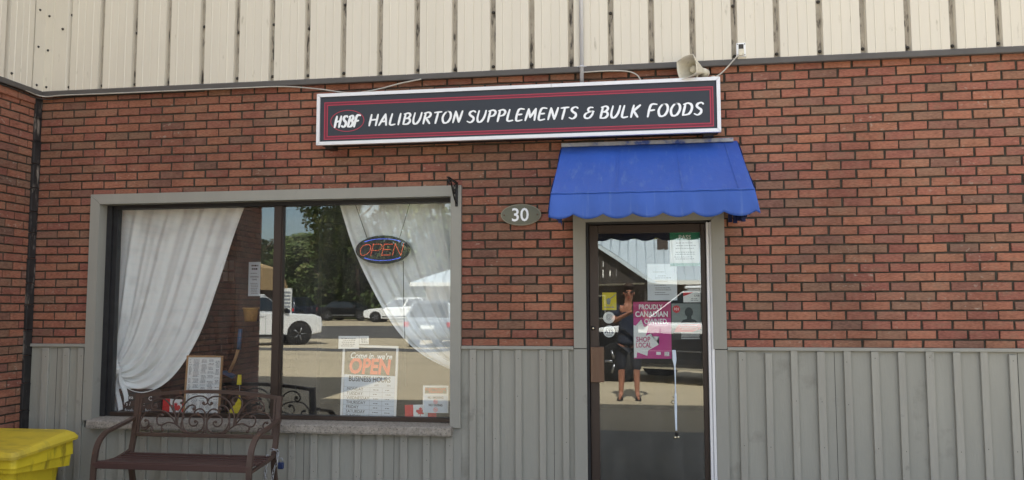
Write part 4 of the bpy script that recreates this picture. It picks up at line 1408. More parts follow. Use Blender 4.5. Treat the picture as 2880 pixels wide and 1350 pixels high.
NS_ = sheet_thing('no_smoking_sign', 'white no smoking no vaping card with orange heading in the lower right window corner', 'sign', 3.136, 3.342, .600, .812, .138, 'paper')
patch(NS_, .015, .192, .150, .198, 'card_black', 'heading_band')
text('ELECTRONIC', .026, 'ink_orange', NS_, .103, -.0012, .176, fit=.165, ext=.0003); text('TRANSIT', .026, 'ink_orange', NS_, .103, -.0012, .154, fit=.12, ext=.0003)
patch(NS_, .008, .198, .004, .136, 'paper_cool', 'lower_panel')
text('NO SMOKING', .026, 'ink_black', NS_, .103, -.0012, .110, fit=.125, bold=.0008, ext=.0003); text('NO VAPING', .026, 'ink_black', NS_, .103, -.0012, .052, fit=.11, bold=.0008, ext=.0003)
m = MB()
for cz in (.088, .026):
    N = 20; vs = []
    for k in range(N):
        a = 2 * pi * k / N
        vs += [(.103 + .017 * cos(a), -.0012, cz + .017 * sin(a)), (.103 + .0135 * cos(a), -.0012, cz + .0135 * sin(a))]
    m.add(vs, [(2 * k, 2 * k + 1, (2 * k + 3) % (2 * N), (2 * k + 2) % (2 * N)) for k in range(N)])
    m.quad((.092, -.0013, cz + .010), (.094, -.0013, cz + .012), (.114, -.0013, cz - .010), (.112, -.0013, cz - .012))
    m.quad((.094, -.0014, cz - .003), (.112, -.0014, cz - .003), (.112, -.0014, cz + .002), (.094, -.0014, cz + .002))
m.build('symbols', 'ink_orange', NS_, fix=False)

LEAF = [(0, 1), (.12, .76), (.28, .84), (.22, .42), (.42, .62), (.48, .50), (.74, .54), (.66, .30), (.80, .20), (.40, -.10), (.46, -.26), (.06, -.20), (.05, -.56), (-.05, -.56), (-.06, -.20), (-.46, -.26), (-.40, -.10), (-.80, .20), (-.66, .30), (-.74, .54), (-.48, .50), (-.42, .62), (-.22, .42), (-.28, .84), (-.12, .76)]
def leaf(t, cx, cz, s_, matname, y=-.001, name='maple_leaf'):
    m_ = MB(); bm = bmesh.new()
    f = bm.faces.new([bm.verts.new((cx + p[0] * s_, y, cz + p[1] * s_)) for p in LEAF])
    bmesh.ops.triangulate(bm, faces=[f]); m_.bm(bm)
    return m_.build(name, matname, t, fix=False)
def flag(label, x0, x1, z0, z1, y, tilt):
    t_ = sheet_thing('canada_flag', label, 'flag', x0, x1, z0, z1, y, 'paper', tilt=tilt, group='small flags in the window')
    W_, H_ = x1 - x0, z1 - z0
    patch(t_, 0, W_ * .27, 0, H_, 'flag_red', 'red_bar'); patch(t_, W_ * .73, W_, 0, H_, 'flag_red', 'red_bar')
    leaf(t_, W_ * .5, H_ * .42, H_ * .42, 'flag_red')
flag('small Canadian flag in the lower right corner of the window, beside the no smoking card', 2.985, 3.240, .545, .655, .165, radians(-2))
flag('small Canadian flag seen through the bench back, left of the framed menu', .885, 1.122, .535, .672, .195, radians(2))

MN = thing('framed_menu', 'wood framed sheet of small print propped in the window behind the bench', 'framed sheet', (1.080, .185, .530))
MN.rotation_euler = (radians(-4), 0, 0)
m = MB(); m.box(.012, .310, .0, .006, .012, .488); m.build('sheet', 'paper', MN)
for (a, b, c, d) in ((0, .014, 0, .50), (.308, .322, 0, .50), (.014, .308, .486, .50), (.014, .308, 0, .014)):
    m = MB(); m.box(a, b, -.010, .010, c, d, .002); m.build('frame', 'wood_frame', MN)
for (a, b) in ((.022, .05), (.06, .12), (.13, .185), (.192, .25), (.258, .30)):
    lines(MN, a, b, [.03 + .0098 * k for k in range(45) if random.random() < .82], .0045, 'ink_grey', -.0012, jit=.4)

CB = sheet_thing('chalkboard', 'dark handwritten board low in the window behind the left end of the bench', 'board', .455, .850, .535, .745, .225, 'card_black', .008)
for (s_, x_, z_, h_) in (('Tea', .11, .125, .045), ('C', .30, .115, .05), ('s /', .10, .07, .045), (':', .245, .07, .045), ('fresh', .11, .018, .04), ('hot', .285, .02, .04)):
    text(s_, h_, 'paper', CB, x_, -.001, z_, ext=.0003)

t = sheet_thing('paper_sign', 'tall narrow notice on the dark pillar inside the window', 'notice', 1.372, 1.484, 1.530, 1.835, .696, 'paper_cool')
text('OPENING', .02, 'ink_black', t, .056, -.001, .165, fit=.085, ext=.0003); text('TIME', .02, 'ink_black', t, .056, -.001, .14, fit=.05, ext=.0003)
lines(t, .02, .095, [.02, .035, .05, .065, .08, .095, .11, .20], .006, 'ink_grey', -.001); lines(t, .02, .095, [.235, .265], .014, 'ink_black', -.001)

PF = thing('picture_frame', 'black framed poster of small pictures on the inner wall seen past the left curtain', 'picture', (.42, 1.985, 1.69))
m = MB(); m.box(0, .24, .0, .012, 0, .27); m.build('frame', 'card_black', PF)
for (a, b, c, d) in ((.02, .075, .02, .12), (.085, .14, .02, .12), (.02, .075, .14, .24), (.085, .14, .14, .24), (.165, .215, .02, .24)):
    patch(PF, a, b, c, d, 'paper', 'picture', -.001)

BK = thing('wicker_basket', 'small wicker basket inside the window beside the pillar', 'basket', (1.43, .64, 1.306))
m = MB(); m.lathe([(.052, 0), (.066, .105), (.071, .11), (.071, .12), (.062, .12), (.048, .01)], (0, 0, 0), 'z', 20); m.build('bowl', 'basket', BK)
m = MB(); m.box(-.07, .07, -.02, .22, -.02, -.002); m.build('shelf', 'wood_dark', BK)
BR = thing('broom', 'blue headed brush on a wooden stick leaning inside the window', 'brush', (1.27, .58, .84))
m = MB(); m.tube([(.0, 0, .02), (.05, .01, .14), (.075, .02, .24)], .014, 8); m.build('stick', 'wood_frame', BR)
m = MB(); m.tube([(.075, .02, .22), (.085, .02, .40)], .019, 8); m.build('grip', 'blue_plastic', BR)
m = MB(); m.box(-.06, .05, -.02, .03, -.015, .02, .006); o = m.build('head', 'blue_plastic', BR); o.rotation_euler = (0, radians(22), 0)
YS = thing('yellow_scraper', 'yellow plastic scraper standing in the window right of the framed menu', 'scraper', (1.47, .30, .53))
m = MB(); m.prism([(-.07, 0), (.06, 0), (.06, .12), (.045, .17), (.03, .12), (-.02, .06)], 'y', -.006, .006); m.build('blade', 'yellow_plastic', YS)
m = MB(); m.tube([(.045, 0, .15), (.045, 0, .27)], .003, 6); m.build('rod', 'steel', YS)
m = MB(); m.prism([(.022, .255), (.058, .255), (.056, .335), (.030, .335)], 'y', -.008, .008); m.build('handle', 'yellow_plastic', YS)

# ================================================================== on the door glass
GY = .0545
PS = sheet_thing('pass_certificate', 'white and green PASS certificate in the top right of the door glass', 'notice', 5.064, 5.286, 1.730, 1.982, GY, 'paper')
patch(PS, 0, .222, .196, .252, 'green_print', 'header'); patch(PS, 0, .222, 0, .022, 'green_print', 'footer')
text('PASS', .044, 'paper', PS, .111, -.001, .202, ext=.0003, bold=.0006)
lines(PS, .03, .19, [.05, .065, .085, .10, .13, .15, .17], .006, 'ink_grey')
t = sheet_thing('paper_notice', 'plain white typed notice in the middle of the door glass above the pink poster', 'notice', 4.893, 5.111, 1.474, 1.747, GY, 'paper_cool')
lines(t, .04, .18, [.04, .055, .075, .09, .11, .14, .165, .18, .21], .006, 'ink_grey', jit=.8)
t = sheet_thing('business_card', 'white card with a red corner on the right edge of the door glass', 'card', 5.156, 5.283, 1.459, 1.533, GY, 'paper')
patch(t, 0, 0, 0, 0, 'badge_red', 'red_corner', pts=[(0, .074), (0, .045), (.03, .055), (.075, .074)])
text('CFIB', .02, 'ink_black', t, .098, -.001, .042, ext=.0003); lines(t, .05, .115, [.012, .024], .005, 'ink_grey')
PP = sheet_thing('pink_poster', 'magenta PROUDLY CANADIAN OWNED, SHOP LOCAL poster with white maple leaf on the door', 'poster', 4.785, 5.063, 1.040, 1.463, GY, 'pink_print')
patch(PP, 0, .278, .30, .423, 'pink_dark', 'upper_band', -.0003)
m = MB(); bm = bmesh.new()
f = bm.faces.new([bm.verts.new((max(0, min(.277, p[0])), -.0006, max(.0, p[1]))) for p in ((0.000, 0.250), (0.017, 0.245), (0.058, 0.291), (0.077, 0.235), (0.111, 0.242), (0.089, 0.168), (0.128, 0.187), (0.135, 0.165), (0.188, 0.163), (0.167, 0.129), (0.186, 0.105), (0.104, 0.059), (0.099, 0.020), (0.024, 0.047), (0.019, 0.006), (0.000, 0.006))])
bmesh.ops.triangulate(bm, faces=[f]); m.bm(bm); m.build('maple_leaf', 'paper', PP, fix=False)
text('PROUDLY', .050, 'sign_white', PP, .128, -.001, .368, fit=.175, bold=.0008, ext=.0003)
text('CANADIAN', .056, 'sign_white', PP, .135, -.001, .312, fit=.240, bold=.0012, ext=.0003)
text('OWNED.', .054, 'sign_white', PP, .168, -.001, .258, fit=.175, bold=.0010, ext=.0003)
text('SHOP', .052, 'pink_dark', PP, .070, -.0012, .125, fit=.105, bold=.0008, ext=.0003)
text('LOCAL', .052, 'pink_dark', PP, .073, -.0012, .082, fit=.112, bold=.0008, ext=.0003)
patch(PP, .165, .198, .028, .050, 'paper', 'badge', -.0008); patch(PP, .226, .260, .020, .050, 'paper', 'badge', -.0008)
lines(PP, .228, .258, [.024, .034, .042], .003, 'pink_dark', -.0012)
DP = sheet_thing('dark_poster', 'grey and black poster with head silhouette and red band beside the pink poster', 'poster', 5.067, 5.284, 1.180, 1.452, GY, 'photo_dark')
patch(DP, .002, .215, .085, .270, 'photo_grey', 'photo')
m = MB(); m.prism(ellipse(.128, .205, .030, .036, 24), 'y', -.0009, -.0005); m.prism([(.06, .12), (.085, .148), (.112, .155), (.114, .175), (.145, .175), (.146, .155), (.172, .148), (.20, .12)], 'y', -.0009, -.0005); m.build('silhouette', 'photo_dark', DP)
m = MB(); m.prism(ellipse(.037, .228, .027, .028, 24), 'y', -.0010, -.0005); m.build('badge', 'badge_red', DP)
text('101', .028, 'paper', DP, .037, -.0014, .219, ext=.0002)
patch(DP, 0, 0, 0, 0, 'badge_red', 'red_band', -.0011, pts=[(.018, .058), (.150, .058), (.190, .075), (.215, .082), (.215, .118), (.050, .112), (.036, .100)])
lines(DP, .055, .20, [.078, .090, .102], .005, 'paper', -.0015); lines(DP, .066, .208, [.008, .020, .030, .040, .050], .0042, 'paper', -.0009, jit=.1)
YT = sheet_thing('yellow_sticker', 'square yellow sticker on the upper left of the door glass', 'sticker', 4.553, 4.659, 1.402, 1.534, GY, 'yellow_print')
m = MB(); m.prism([(.035, .045), (.055, .040), (.066, .075), (.050, .092), (.030, .080)], 'y', -.0009, -.0004); m.prism([(.06, .08), (.105, .118), (.103, .122), (.058, .088)], 'y', -.0009, -.0004); m.build('emblem', 'photo_grey', YT)
lines(YT, .012, .094, [.018], .007, 'ink_grey', -.001, jit=.1)
for (cz, lab, txt) in ((1.345, 'round white sticker with a grey swirl on the left of the door glass', ''), (1.241, 'round white sticker with navy letters ATS on the left of the door glass', 'ATS')):
    t = thing('round_sticker', lab, 'sticker', (4.602, GY, cz))
    m = MB(); m.prism(ellipse(0, 0, .044, .044, 32), 'y', 0, .001); m.build('disc', 'paper', t)
    if txt:
        text(txt, .040, 'navy_print', t, 0, -.001, -.014, fit=.066, bold=.0012, ext=.0003)
        m = MB()
        for zz in (.022, .030, -.026, -.033): m.quad((-.024, -.0008, zz), (.024, -.0008, zz), (.024, -.0008, zz + .0022), (-.024, -.0008, zz + .0022))
        m.build('globe_lines', 'navy_print', t, fix=False)
    else:
        m = MB()
        m.tube([(.026 * (1 - k / 40) * cos(k * .42), -.001, .026 * (1 - k / 40) * sin(k * .42)) for k in range(34)], .0016, 4); m.build('swirl', 'ink_grey', t)
BS = thing('bell_strap', 'pale ribbon strap with small bells hanging on the door glass', 'bell strap', (5.085, .040, .46))
def strap(u, v):
    w_ = .013 if v < .12 else (.013 - .008 * (v - .12) / .08 if v < .2 else (.005 if v < .55 else .0078))
    return (-.006 + .010 * v + (u - .5) * 2 * w_ * (1 + .15 * sin(v * 11)) + .003 * sin(v * 5), -.004 * sin(v * 9), .645 - .59 * v)
m = MB(); m.grid(strap, 4, 40); o = m.build('ribbon', 'ribbon', BS, fix=False); o.modifiers.new('solid', 'SOLIDIFY').thickness = .002
for (dx, dz, r_) in ((-.020, .262, .011), (-.012, .30, .007), (-.008, .008, .011), (.014, .010, .010), (.004, .030, .013)):
    m = MB(); m.ball((dx, -.008, dz), r_, 10, 7); m.build('bell', 'brass' if dz != .030 else 'iron_black', BS)
# ================================================================== across the lot (seen in the glass, and from the side)
def car(name, label, kind, paint, loc, rz, roof_paint=None, group=None):
    """x forward, y left; kinds: suv, pickup, sedan"""
    t = thing(name, label, {'suv': 'car', 'suv2': 'car', 'sedan': 'car', 'pickup': 'pickup truck'}[kind], loc, rz, group)
    if kind in ('suv', 'suv2'):
        L, Wd, wb, wr, Ht = 4.7, 1.9, 2.75, .36, 1.72
        low = [(-2.30, .42), (-2.32, .62), (-2.28, .98), (-2.2, 1.05), (.95, 1.06), (1.75, .98), (2.25, .84), (2.34, .62), (2.30, .34), (1.9, .26), (-2.0, .26)]
        belt, roof = [(-2.22, 1.05), (1.02, 1.05)], [(-1.95, Ht), (.12, Ht - .02)]
    elif kind == 'pickup':
        L, Wd, wb, wr, Ht = 5.8, 2.02, 3.7, .45, 1.98
        low = [(-2.95, .55), (-2.95, 1.28), (-1.0, 1.30), (1.35, 1.28), (2.45, 1.22), (2.75, 1.10), (2.82, .80), (2.78, .48), (2.3, .40), (-2.7, .42)]
        belt, roof = [(-1.05, 1.28), (1.45, 1.28)], [(-.85, Ht), (.55, Ht - .02)]
    else:
        L, Wd, wb, wr, Ht = 4.6, 1.82, 2.7, .33, 1.45
        low = [(-2.25, .40), (-2.28, .60), (-2.22, .92), (-1.6, .98), (1.0, .96), (1.8, .86), (2.22, .70), (2.26, .50), (2.2, .30), (1.8, .22), (-2.0, .22)]
        belt, roof = [(-1.75, .97), (1.15, .95)], [(-1.05, Ht), (.25, Ht)]
    h = Wd / 2
    bm = bmesh.new()
    n = len(low)
    va = [bm.verts.new((p[0], -h, p[1])) for p in low]; vb = [bm.verts.new((p[0], h, p[1])) for p in low]
    bm.faces.new(va); bm.faces.new(vb[::-1])
    for i in range(n): bm.faces.new((va[i], vb[i], vb[(i + 1) % n], va[(i + 1) % n]))
    bmesh.ops.recalc_face_normals(bm, faces=bm.faces)
    bmesh.ops.bevel(bm, geom=list(bm.edges), offset=.06, segments=3, affect='EDGES', profile=.6)
    m_ = MB(); m_.smooth = False; m_.bm(bm); body = m_.build('body', paint, t)
    # cabin
    hb, hr = h - .07, h - .24
    b0, b1 = belt; r0, r1 = roof
    V = [(b0[0], -hb, b0[1] - .02), (b1[0], -hb, b1[1] - .02), (b1[0], hb, b1[1] - .02), (b0[0], hb, b0[1] - .02),
         (r0[0], -hr, r0[1] - .04), (r1[0], -hr, r1[1] - .04), (r1[0], hr, r1[1] - .04), (r0[0], hr, r0[1] - .04)]
    bm = bmesh.new(); vv = [bm.verts.new(p) for p in V]
    for f in ((0, 1, 5, 4), (1, 2, 6, 5), (2, 3, 7, 6), (3, 0, 4, 7), (4, 5, 6, 7), (3, 2, 1, 0)): bm.faces.new([vv[k] for k in f])
    bmesh.ops.recalc_face_normals(bm, faces=bm.faces)
    bmesh.ops.bevel(bm, geom=[e for e in bm.edges if e.verts[0].co.z > 1.2 or e.verts[1].co.z > 1.2], offset=.05, segments=2, affect='EDGES')
    m_ = MB(); m_.bm(bm); m_.build('cabin', roof_paint or paint, t)
    m_ = MB()
    bm = bmesh.new(); pts = [(r0[0] - .02, -hr - .02), (r1[0] + .02, -hr - .02), (r1[0] + .02, hr + .02), (r0[0] - .02, hr + .02)]
    va = [bm.verts.new((p[0], p[1], Ht - .05)) for p in pts]; vb = [bm.verts.new((p[0] * .95, p[1] * .9, Ht)) for p in pts]
    bm.faces.new(vb); bm.faces.new(va[::-1])
    for i in range(4): bm.faces.new((va[i], va[(i + 1) % 4], vb[(i + 1) % 4], vb[i]))
    bmesh.ops.bevel(bm, geom=list(bm.edges), offset=.02, segments=2, affect='EDGES'); m_.bm(bm); m_.build('roof', roof_paint or paint, t)
    # glazing a few millimetres proud of the cabin
    def inset(a, b, c, d, k0=.09, k1=.10, off=.006):
        a, b, c, d = map(Vector, (a, b, c, d))
        q = lambda u, v: (a * (1 - u) + b * u) * (1 - v) + (d * (1 - u) + c * u) * v
        nr = (b - a).cross(d - a).normalized()
        return [q(k0, k1) + nr * off, q(1 - k0, k1) + nr * off, q(1 - k0, 1 - k1) + nr * off, q(k0, 1 - k1) + nr * off]
    def pane(a, b, c, d, **k):
        P = inset(a, b, c, d, **k); m2 = MB(); m2.quad(*[p[:] for p in P]); m2.build('window', 'car_glass', t, fix=False)
    pane(V[1], V[2], V[6], V[5], k0=.05); pane(V[3], V[0], V[4], V[7], k0=.06)
    for (A_, B_, C_, D_) in ((V[0], V[1], V[5], V[4]), (V[2], V[3], V[7], V[6])):
        A_, B_, C_, D_ = map(Vector, (A_, B_, C_, D_))
        mid0, mid1 = A_.lerp(B_, .5), D_.lerp(C_, .5)
        pane(A_, mid0, mid1, D_, k0=.05); pane(mid0, B_, C_, mid1, k0=.05)
    # wheels
    for sx in (1, -1):
        for sy in (1, -1):
            wx = sx * wb / 2 + (.05 if kind != 'pickup' else .0)
            arch = MB(); arch.lathe([(wr + .07, sy * (h - .22)), (wr + .07, sy * (h + .004))], (wx, 0, wr + .02), 'y', 24); arch.build('wheel_arch', 'trim_black', t)
            w_ = MB(); w_.lathe([(wr * .62, sy * (h - .20)), (wr * .94, sy * (h - .20)), (wr, sy * (h - .17)), (wr, sy * (h - .02)), (wr * .95, sy * (h + .02)), (wr * .64, sy * (h + .022))], (wx, 0, wr), 'y', 24)
            wh = w_.build('wheel', 'tyre', t)
            w_ = MB(); w_.lathe([(wr * .64, sy * (h + .015)), (wr * .58, sy * (h + .008)), (wr * .2, sy * (h + .012)), (.03, sy * (h + .02))], (wx, 0, wr), 'y', 20)
            for k in range(5):
                a = 2 * pi * k / 5
                w_.tube([(wx + .05 * cos(a), sy * (h + .014), wr + .05 * sin(a)), (wx + wr * .6 * cos(a), sy * (h + .016), wr + wr * .6 * sin(a))], .028, 5)
            w_.build('rim', 'rim', wh)
    for sy in (1, -1):
        m_ = MB(); m_.box(belt[1][0] - .28, belt[1][0] - .08, sy * (h + .02) - .07, sy * (h + .02) + .07, belt[1][1] - .0, belt[1][1] + .18, .03); m_.build('mirror', 'trim_black', t)
        fx = max(p[0] for p in low); bx = min(p[0] for p in low)
        fz = .74 if kind != 'pickup' else .98
        m_ = MB(); m_.box(fx - .12, fx - .02, sy * (h - .30) - .20, sy * (h - .30) + .20, fz - .06, fz + .07, .02); m_.build('headlight', 'silver', t)
        m_ = MB(); m_.box(bx + .0, bx + .10, sy * (h - .14) - .10, sy * (h - .14) + .10, (.82 if kind != 'pickup' else 1.0) - .08, (.82 if kind != 'pickup' else 1.0) + .12, .02); m_.build('taillight', 'tail_red', t)
        for k in (0, 1):
            xh = -.15 + k * .95 - .55
            m_ = MB(); m_.box(xh, xh + .18, sy * (h + .012) - .012, sy * (h + .012) + .012, belt[0][1] - .16, belt[0][1] - .13); m_.build('door_handle', paint if paint != 'car_white' else 'silver', t)
            m_ = MB(); m_.box(xh + .24, xh + .25, sy * (h + .001) - .004, sy * (h + .001) + .004, .42, belt[0][1] - .06); m_.build('door_seam', 'trim_black', t)
        m_ = MB(); m_.box(-wb / 2 + wr + .1, wb / 2 - wr - .1, sy * (h + .004) - .012, sy * (h + .004) + .012, .36, .44, .005); m_.build('sill_trim', 'trim_black' if paint != 'car_black' else 'rim', t)
        if kind == 'suv2':
            m_ = MB(); m_.box(-2.26, 2.22, sy * (h + .002) - .008, sy * (h + .002) + .008, .30, .90, .004); m_.build('side_cladding', 'car_black', t)
        if kind == 'suv2':
            m_ = MB(); m_.box(-wb / 2 + wr + .1, wb / 2 - wr - .1, sy * (h + .012) - .010, sy * (h + .012) + .010, .58, .60); m_.build('chrome_strip', 'rim', t)
    m_ = MB(); m_.box(fx - .02, fx + .012, -.42, .42, fz - .14, fz + .02, .01); m_.build('grille', 'trim_black', t)
    m_ = MB(); m_.box(bx - .012, bx + .02, -.26, .26, .66, .80, .004); m_.build('number_plate', 'paper', t)
    return t

GL = GZ + .05
car('pickup_truck', 'white pickup truck parked across the lot, reflected beside the window mullion', 'pickup', 'car_white', (-10.55, -24.2, GL), radians(-40))
car('parked_suv', 'silver sport utility car parked nose away, reflected in the right window curtain', 'suv', 'car_silver', (-2.65, -25.2, GL), radians(-86))
car('parked_suv', 'white sport utility car in the far lot, reflected beside the right curtain edge', 'suv', 'car_white', (-12.1, -50.3, GZ + .51), radians(180))
car('parked_suv', 'dark blue sport utility car parked before the trees behind the white pickup', 'suv', 'car_blue', (-20.6, -53.0, GZ + .56), radians(-80))
car('parked_sedan', 'black sedan parked before the trees between the blue and white cars', 'sedan', 'car_black', (-16.9, -53.4, GZ + .56), radians(10))
car('near_suv', 'white car with black lower sides parked close behind the photographer, reflected in the door', 'suv2', 'car_white', (6.15, -10.15, GL), radians(180 + 29)).scale = (1.05, 1.05, 1.08)

# ------------------------------------------------------------------ opposite shop with metal roof
OB = thing('roadside_shop', 'low shop with white ribbed metal roof and dark gabled porch across the lot', 'building')
m = MB(); m.box(-5.0, 1.2, -38, -31, GZ, 2.62); m.build('wall', 'wall_white', OB)
m = MB(); m.box(1.2, 14.0, -38, -31, GZ, 2.62); m.build('wall', 'wall_brown', OB)
RX0, RX1, RY0, RY1, EZ, RZ = -5.5, 14.5, -38.6, -30.0, 2.56, 4.75
m = MB()
ym = (RY0 + RY1) / 2
pts = [(RX0, RY1, EZ), (RX1, RY1, EZ), (RX1, RY0, EZ), (RX0, RY0, EZ), (RX0 + 5, ym, RZ), (RX1 - 4, ym, RZ)]
m.add(pts, [(0, 1, 5, 4), (2, 3, 4, 5), (3, 0, 4), (1, 2, 5), (3, 2, 1, 0)])
ROOFO = m.build('roof', 'roof_metal', OB)
m = MB()
for k in range(48):
    xx = RX0 + .2 + k * .42
    if xx > RX1 - .2: break
    f = min(1, (xx - RX0) / 5, (RX1 - xx) / 4)
    m.tube([(xx, RY1, EZ + .03), (xx, RY1 + (ym - RY1) * f, EZ + (RZ - EZ) * f + .03)], .03, 4)
tag(m.build('roof_ribs', 'roof_metal', ROOFO), kind='stuff')
m = MB(); m.box(RX0, RX1, RY1 - .03, RY1 + .03, EZ - .16, EZ + .02); m.build('fascia', 'wall_white', OB)
m = MB(); m.prism([(.55, 2.45), (5.35, 2.45), (2.95, 4.12)], 'y', -29.2, -29.0); GB = m.build('porch_gable', 'gable_dark', OB)
m = MB(); m.prism([(.3, 2.42), (2.95, 4.28), (5.6, 2.42), (5.35, 2.42), (2.95, 4.08), (.55, 2.42)], 'y', -29.4, -28.7); m.build('porch_roof', 'roof_metal', OB)
m = MB(); m.add([(.35, -28.7, 2.46), (2.95, -28.7, 4.30), (2.95, -34, 4.30), (.35, -32, 2.46), (5.55, -28.7, 2.46), (5.55, -32, 2.46)], [(0, 1, 2, 3), (1, 4, 5, 2)]); m.build('porch_roof', 'roof_metal', OB, fix=False)
m = MB()
for row, (z_, n_, hgt) in enumerate(((3.12, 5, .26), (2.72, 9, .32))):
    for k in range(n_):
        xx = 2.95 - n_ * .13 + k * .26
        m.box(xx + .02 * (k % 3), xx + .05 + .03 * (k % 2), -28.99, -28.97, z_ + .05 * (k % 3 == 1), z_ + hgt - .04 * (k % 2))
tag(m.build('gable_marks', 'wall_white', GB), kind='stuff')
for xx in (.75, 5.1):
    m = MB(); m.box(xx, xx + .14, -29.3, -29.1, GL, 2.45); m.build('porch_post', 'gable_dark', OB)
m = MB(); m.box(5.75, 6.25, -33.6, -33.1, 3.0, 4.9); m.build('chimney', 'wall_brown', OB)
for k, xx in enumerate((-3.8, -1.6, 2.2, 6.6, 8.8, 11.0)):
    m = MB(); m.box(xx, xx + 1.2, -31.01, -30.95, .9, 2.0); f_ = m.build('window', 'wall_white', OB)
    m = MB(); m.box(xx + .07, xx + 1.13, -30.96, -30.94, .97, 1.93); m.build('pane', 'car_glass', f_)
TB = thing('tan_roof_house', 'house with a tan shingled roof at the far left of the lot', 'building')
m = MB(); m.box(-30.6, -21.8, -52, -43, GZ, 2.8); m.build('wall', 'wall_brown', TB)
m = MB(); m.prism([(-31, 2.7), (-21.3, 2.7), (-21.9, 4.35), (-26.1, 5.6), (-30.2, 4.35)], 'y', -52.4, -42.6); m.build('roof', 'tan_shingle', TB)
m = MB(); m.box(-24, -22.5, -43.02, -42.96, .3, 2.3); m.build('shopfront', 'car_glass', TB)
PY = thing('pylon_sign', 'white roadside sign board with text rows on two posts behind the pickup', 'sign', (-15.55, -39.2, GZ + .3))
m = MB(); m.box(-.30, .30, -.05, .05, 1.15, 2.35); m.build('board', 'wall_white', PY)
for dx in (-.26, .26):
    m = MB(); m.box(dx - .04, dx + .04, -.04, .04, 0, 1.15); m.build('post', 'wall_white', PY)
m = MB()
for k in range(5): m.box(-.24, .24, .051, .056, 1.24 + k * .20, 1.36 + k * .20)
tag(m.build('text_rows', 'ink_grey', PY), kind='stuff')

# ------------------------------------------------------------------ trees
def crown_mesh(name, mats, R, Hc, n, leaf, seed, clumps=26):
    rnd = random.Random(seed)
    cs_ = []
    for k in range(clumps):
        a = rnd.uniform(0, 2 * pi); zz = rnd.uniform(-.95, 1)
        rr = math.sqrt(max(0, 1 - zz * zz)) * rnd.uniform(.45, 1.0)
        cs_.append((R * rr * cos(a), R * rr * sin(a), Hc * .5 * zz, rnd.uniform(.22, .42) * R))
    m_ = MB()
    for k in range(n):
        c = rnd.choice(cs_)
        d = Vector((rnd.gauss(0, 1), rnd.gauss(0, 1), rnd.gauss(0, 1))).normalized() * c[3] * rnd.uniform(.55, 1.05)
        p = Vector(c[:3]) + Vector((d.x, d.y, d.z * .8))
        u = Vector((rnd.gauss(0, 1), rnd.gauss(0, 1), rnd.gauss(0, .6))).normalized()
        v = u.orthogonal().normalized()
        s_ = leaf * rnd.uniform(.6, 1.3)
        m_.cur = rnd.choices(range(len(mats)), [3, 2, 1][:len(mats)])[0]
        m_.quad((p - u * s_ - v * s_ * .5)[:], (p + u * s_ - v * s_ * .6)[:], (p + u * s_ * .8 + v * s_ * .6)[:], (p - u * s_ * .7 + v * s_ * .5)[:])
    return m_.mesh(name, mats)


CROWNS = [crown_mesh('crown', ['leaf_b', 'leaf_a', 'leaf_c'], 4.2, 14.5, 14000, .15, 3, 75), crown_mesh('crown', ['leaf_b', 'leaf_a', 'leaf_c'], 4.6, 12.0, 14000, .15, 5, 70),
          crown_mesh('crown', ['leaf_c', 'leaf_a', 'leaf_b'], 3.4, 8.0, 6000, .15, 9, 40)]
def tree(label, x, y, h, ci, sc, rz, group='trees beyond the lot'):
    t = thing('tree', label, 'tree', (x, y, GZ + .5), rz, group)
    m_ = MB()
    m_.tube([(0, 0, -.3), (.05, .02, h * .25), (-.05, .08, h * .5), (.05, 0, h * .85)], [.28 * sc, .22 * sc, .16 * sc, .05 * sc], 9)
    for k in range(7):
        a = k * 2.4; z0 = h * (.3 + .08 * k)
        m_.tube([(0, 0, z0), (1.2 * cos(a) * sc, 1.2 * sin(a) * sc, z0 + .9), (2.6 * cos(a) * sc, 2.6 * sin(a) * sc, z0 + 2.2)], [.10 * sc, .07 * sc, .02], 6)
    m_.build('trunk', 'bark', t)
    c = link('crown', CROWNS[ci], t, (0, 0, h * .58)); c.scale = (sc, sc, h / {0: 16., 1: 14., 2: 10.5}[ci])
    return t
tree('tallest dark tree whose crown reaches the top of the right pane', -18.6, -60, 18.5, 0, 1.02, .3)
tree('tall broad tree standing behind the white far car', -11.4, -61, 17.5, 1, 1.05, 1.7)
tree('mid height pale green tree left of the tallest tree', -21.2, -63, 7.4, 2, 1.0, 2.4)
tree('bushy tree standing behind the dark blue car', -25.6, -66, 7.6, 1, .85, 4.0)
tree('tall tree rising behind the white roofed shop', -4.0, -58, 16.0, 0, .95, 5.1)
tree('small tree at the left end of the tree row', -31.0, -66, 7.6, 2, 1.1, .9)
tree('tall tree far right behind the roadside shop', 10.0, -60, 14.0, 1, 1.0, 2.9)
tree('small leafy tree between the tall trees and the shop', 3.0, -57, 11.0, 2, 1.1, 3.3)
# underbrush along the lot edge
rnd = random.Random(21)
m = MB()
for k in range(15000):
    x_ = rnd.uniform(-46, 22); d = rnd.random()
    z_ = GZ + .5 + rnd.random() ** 1.4 * (2.6 + 1.6 * sin(x_ * .7) + 1.0 * sin(x_ * 1.9))
    p = Vector((x_, -57.5 - 3.5 * d - rnd.random(), z_))
    u = Vector((rnd.gauss(0, 1), rnd.gauss(0, 1), rnd.gauss(0, .6))).normalized(); v = u.orthogonal().normalized(); s_ = .2 * rnd.uniform(.6, 1.4)
    m.cur = rnd.choice((0, 0, 1))
    m.quad((p - u * s_ - v * s_ * .5)[:], (p + u * s_ - v * s_ * .6)[:], (p + u * s_ * .8 + v * s_ * .6)[:], (p - u * s_ * .7 + v * s_ * .5)[:])
tag(m.build('underbrush', ['leaf_b', 'leaf_a'], fix=False), 'low green brush along the far edge of the lot', 'brush', kind='stuff')
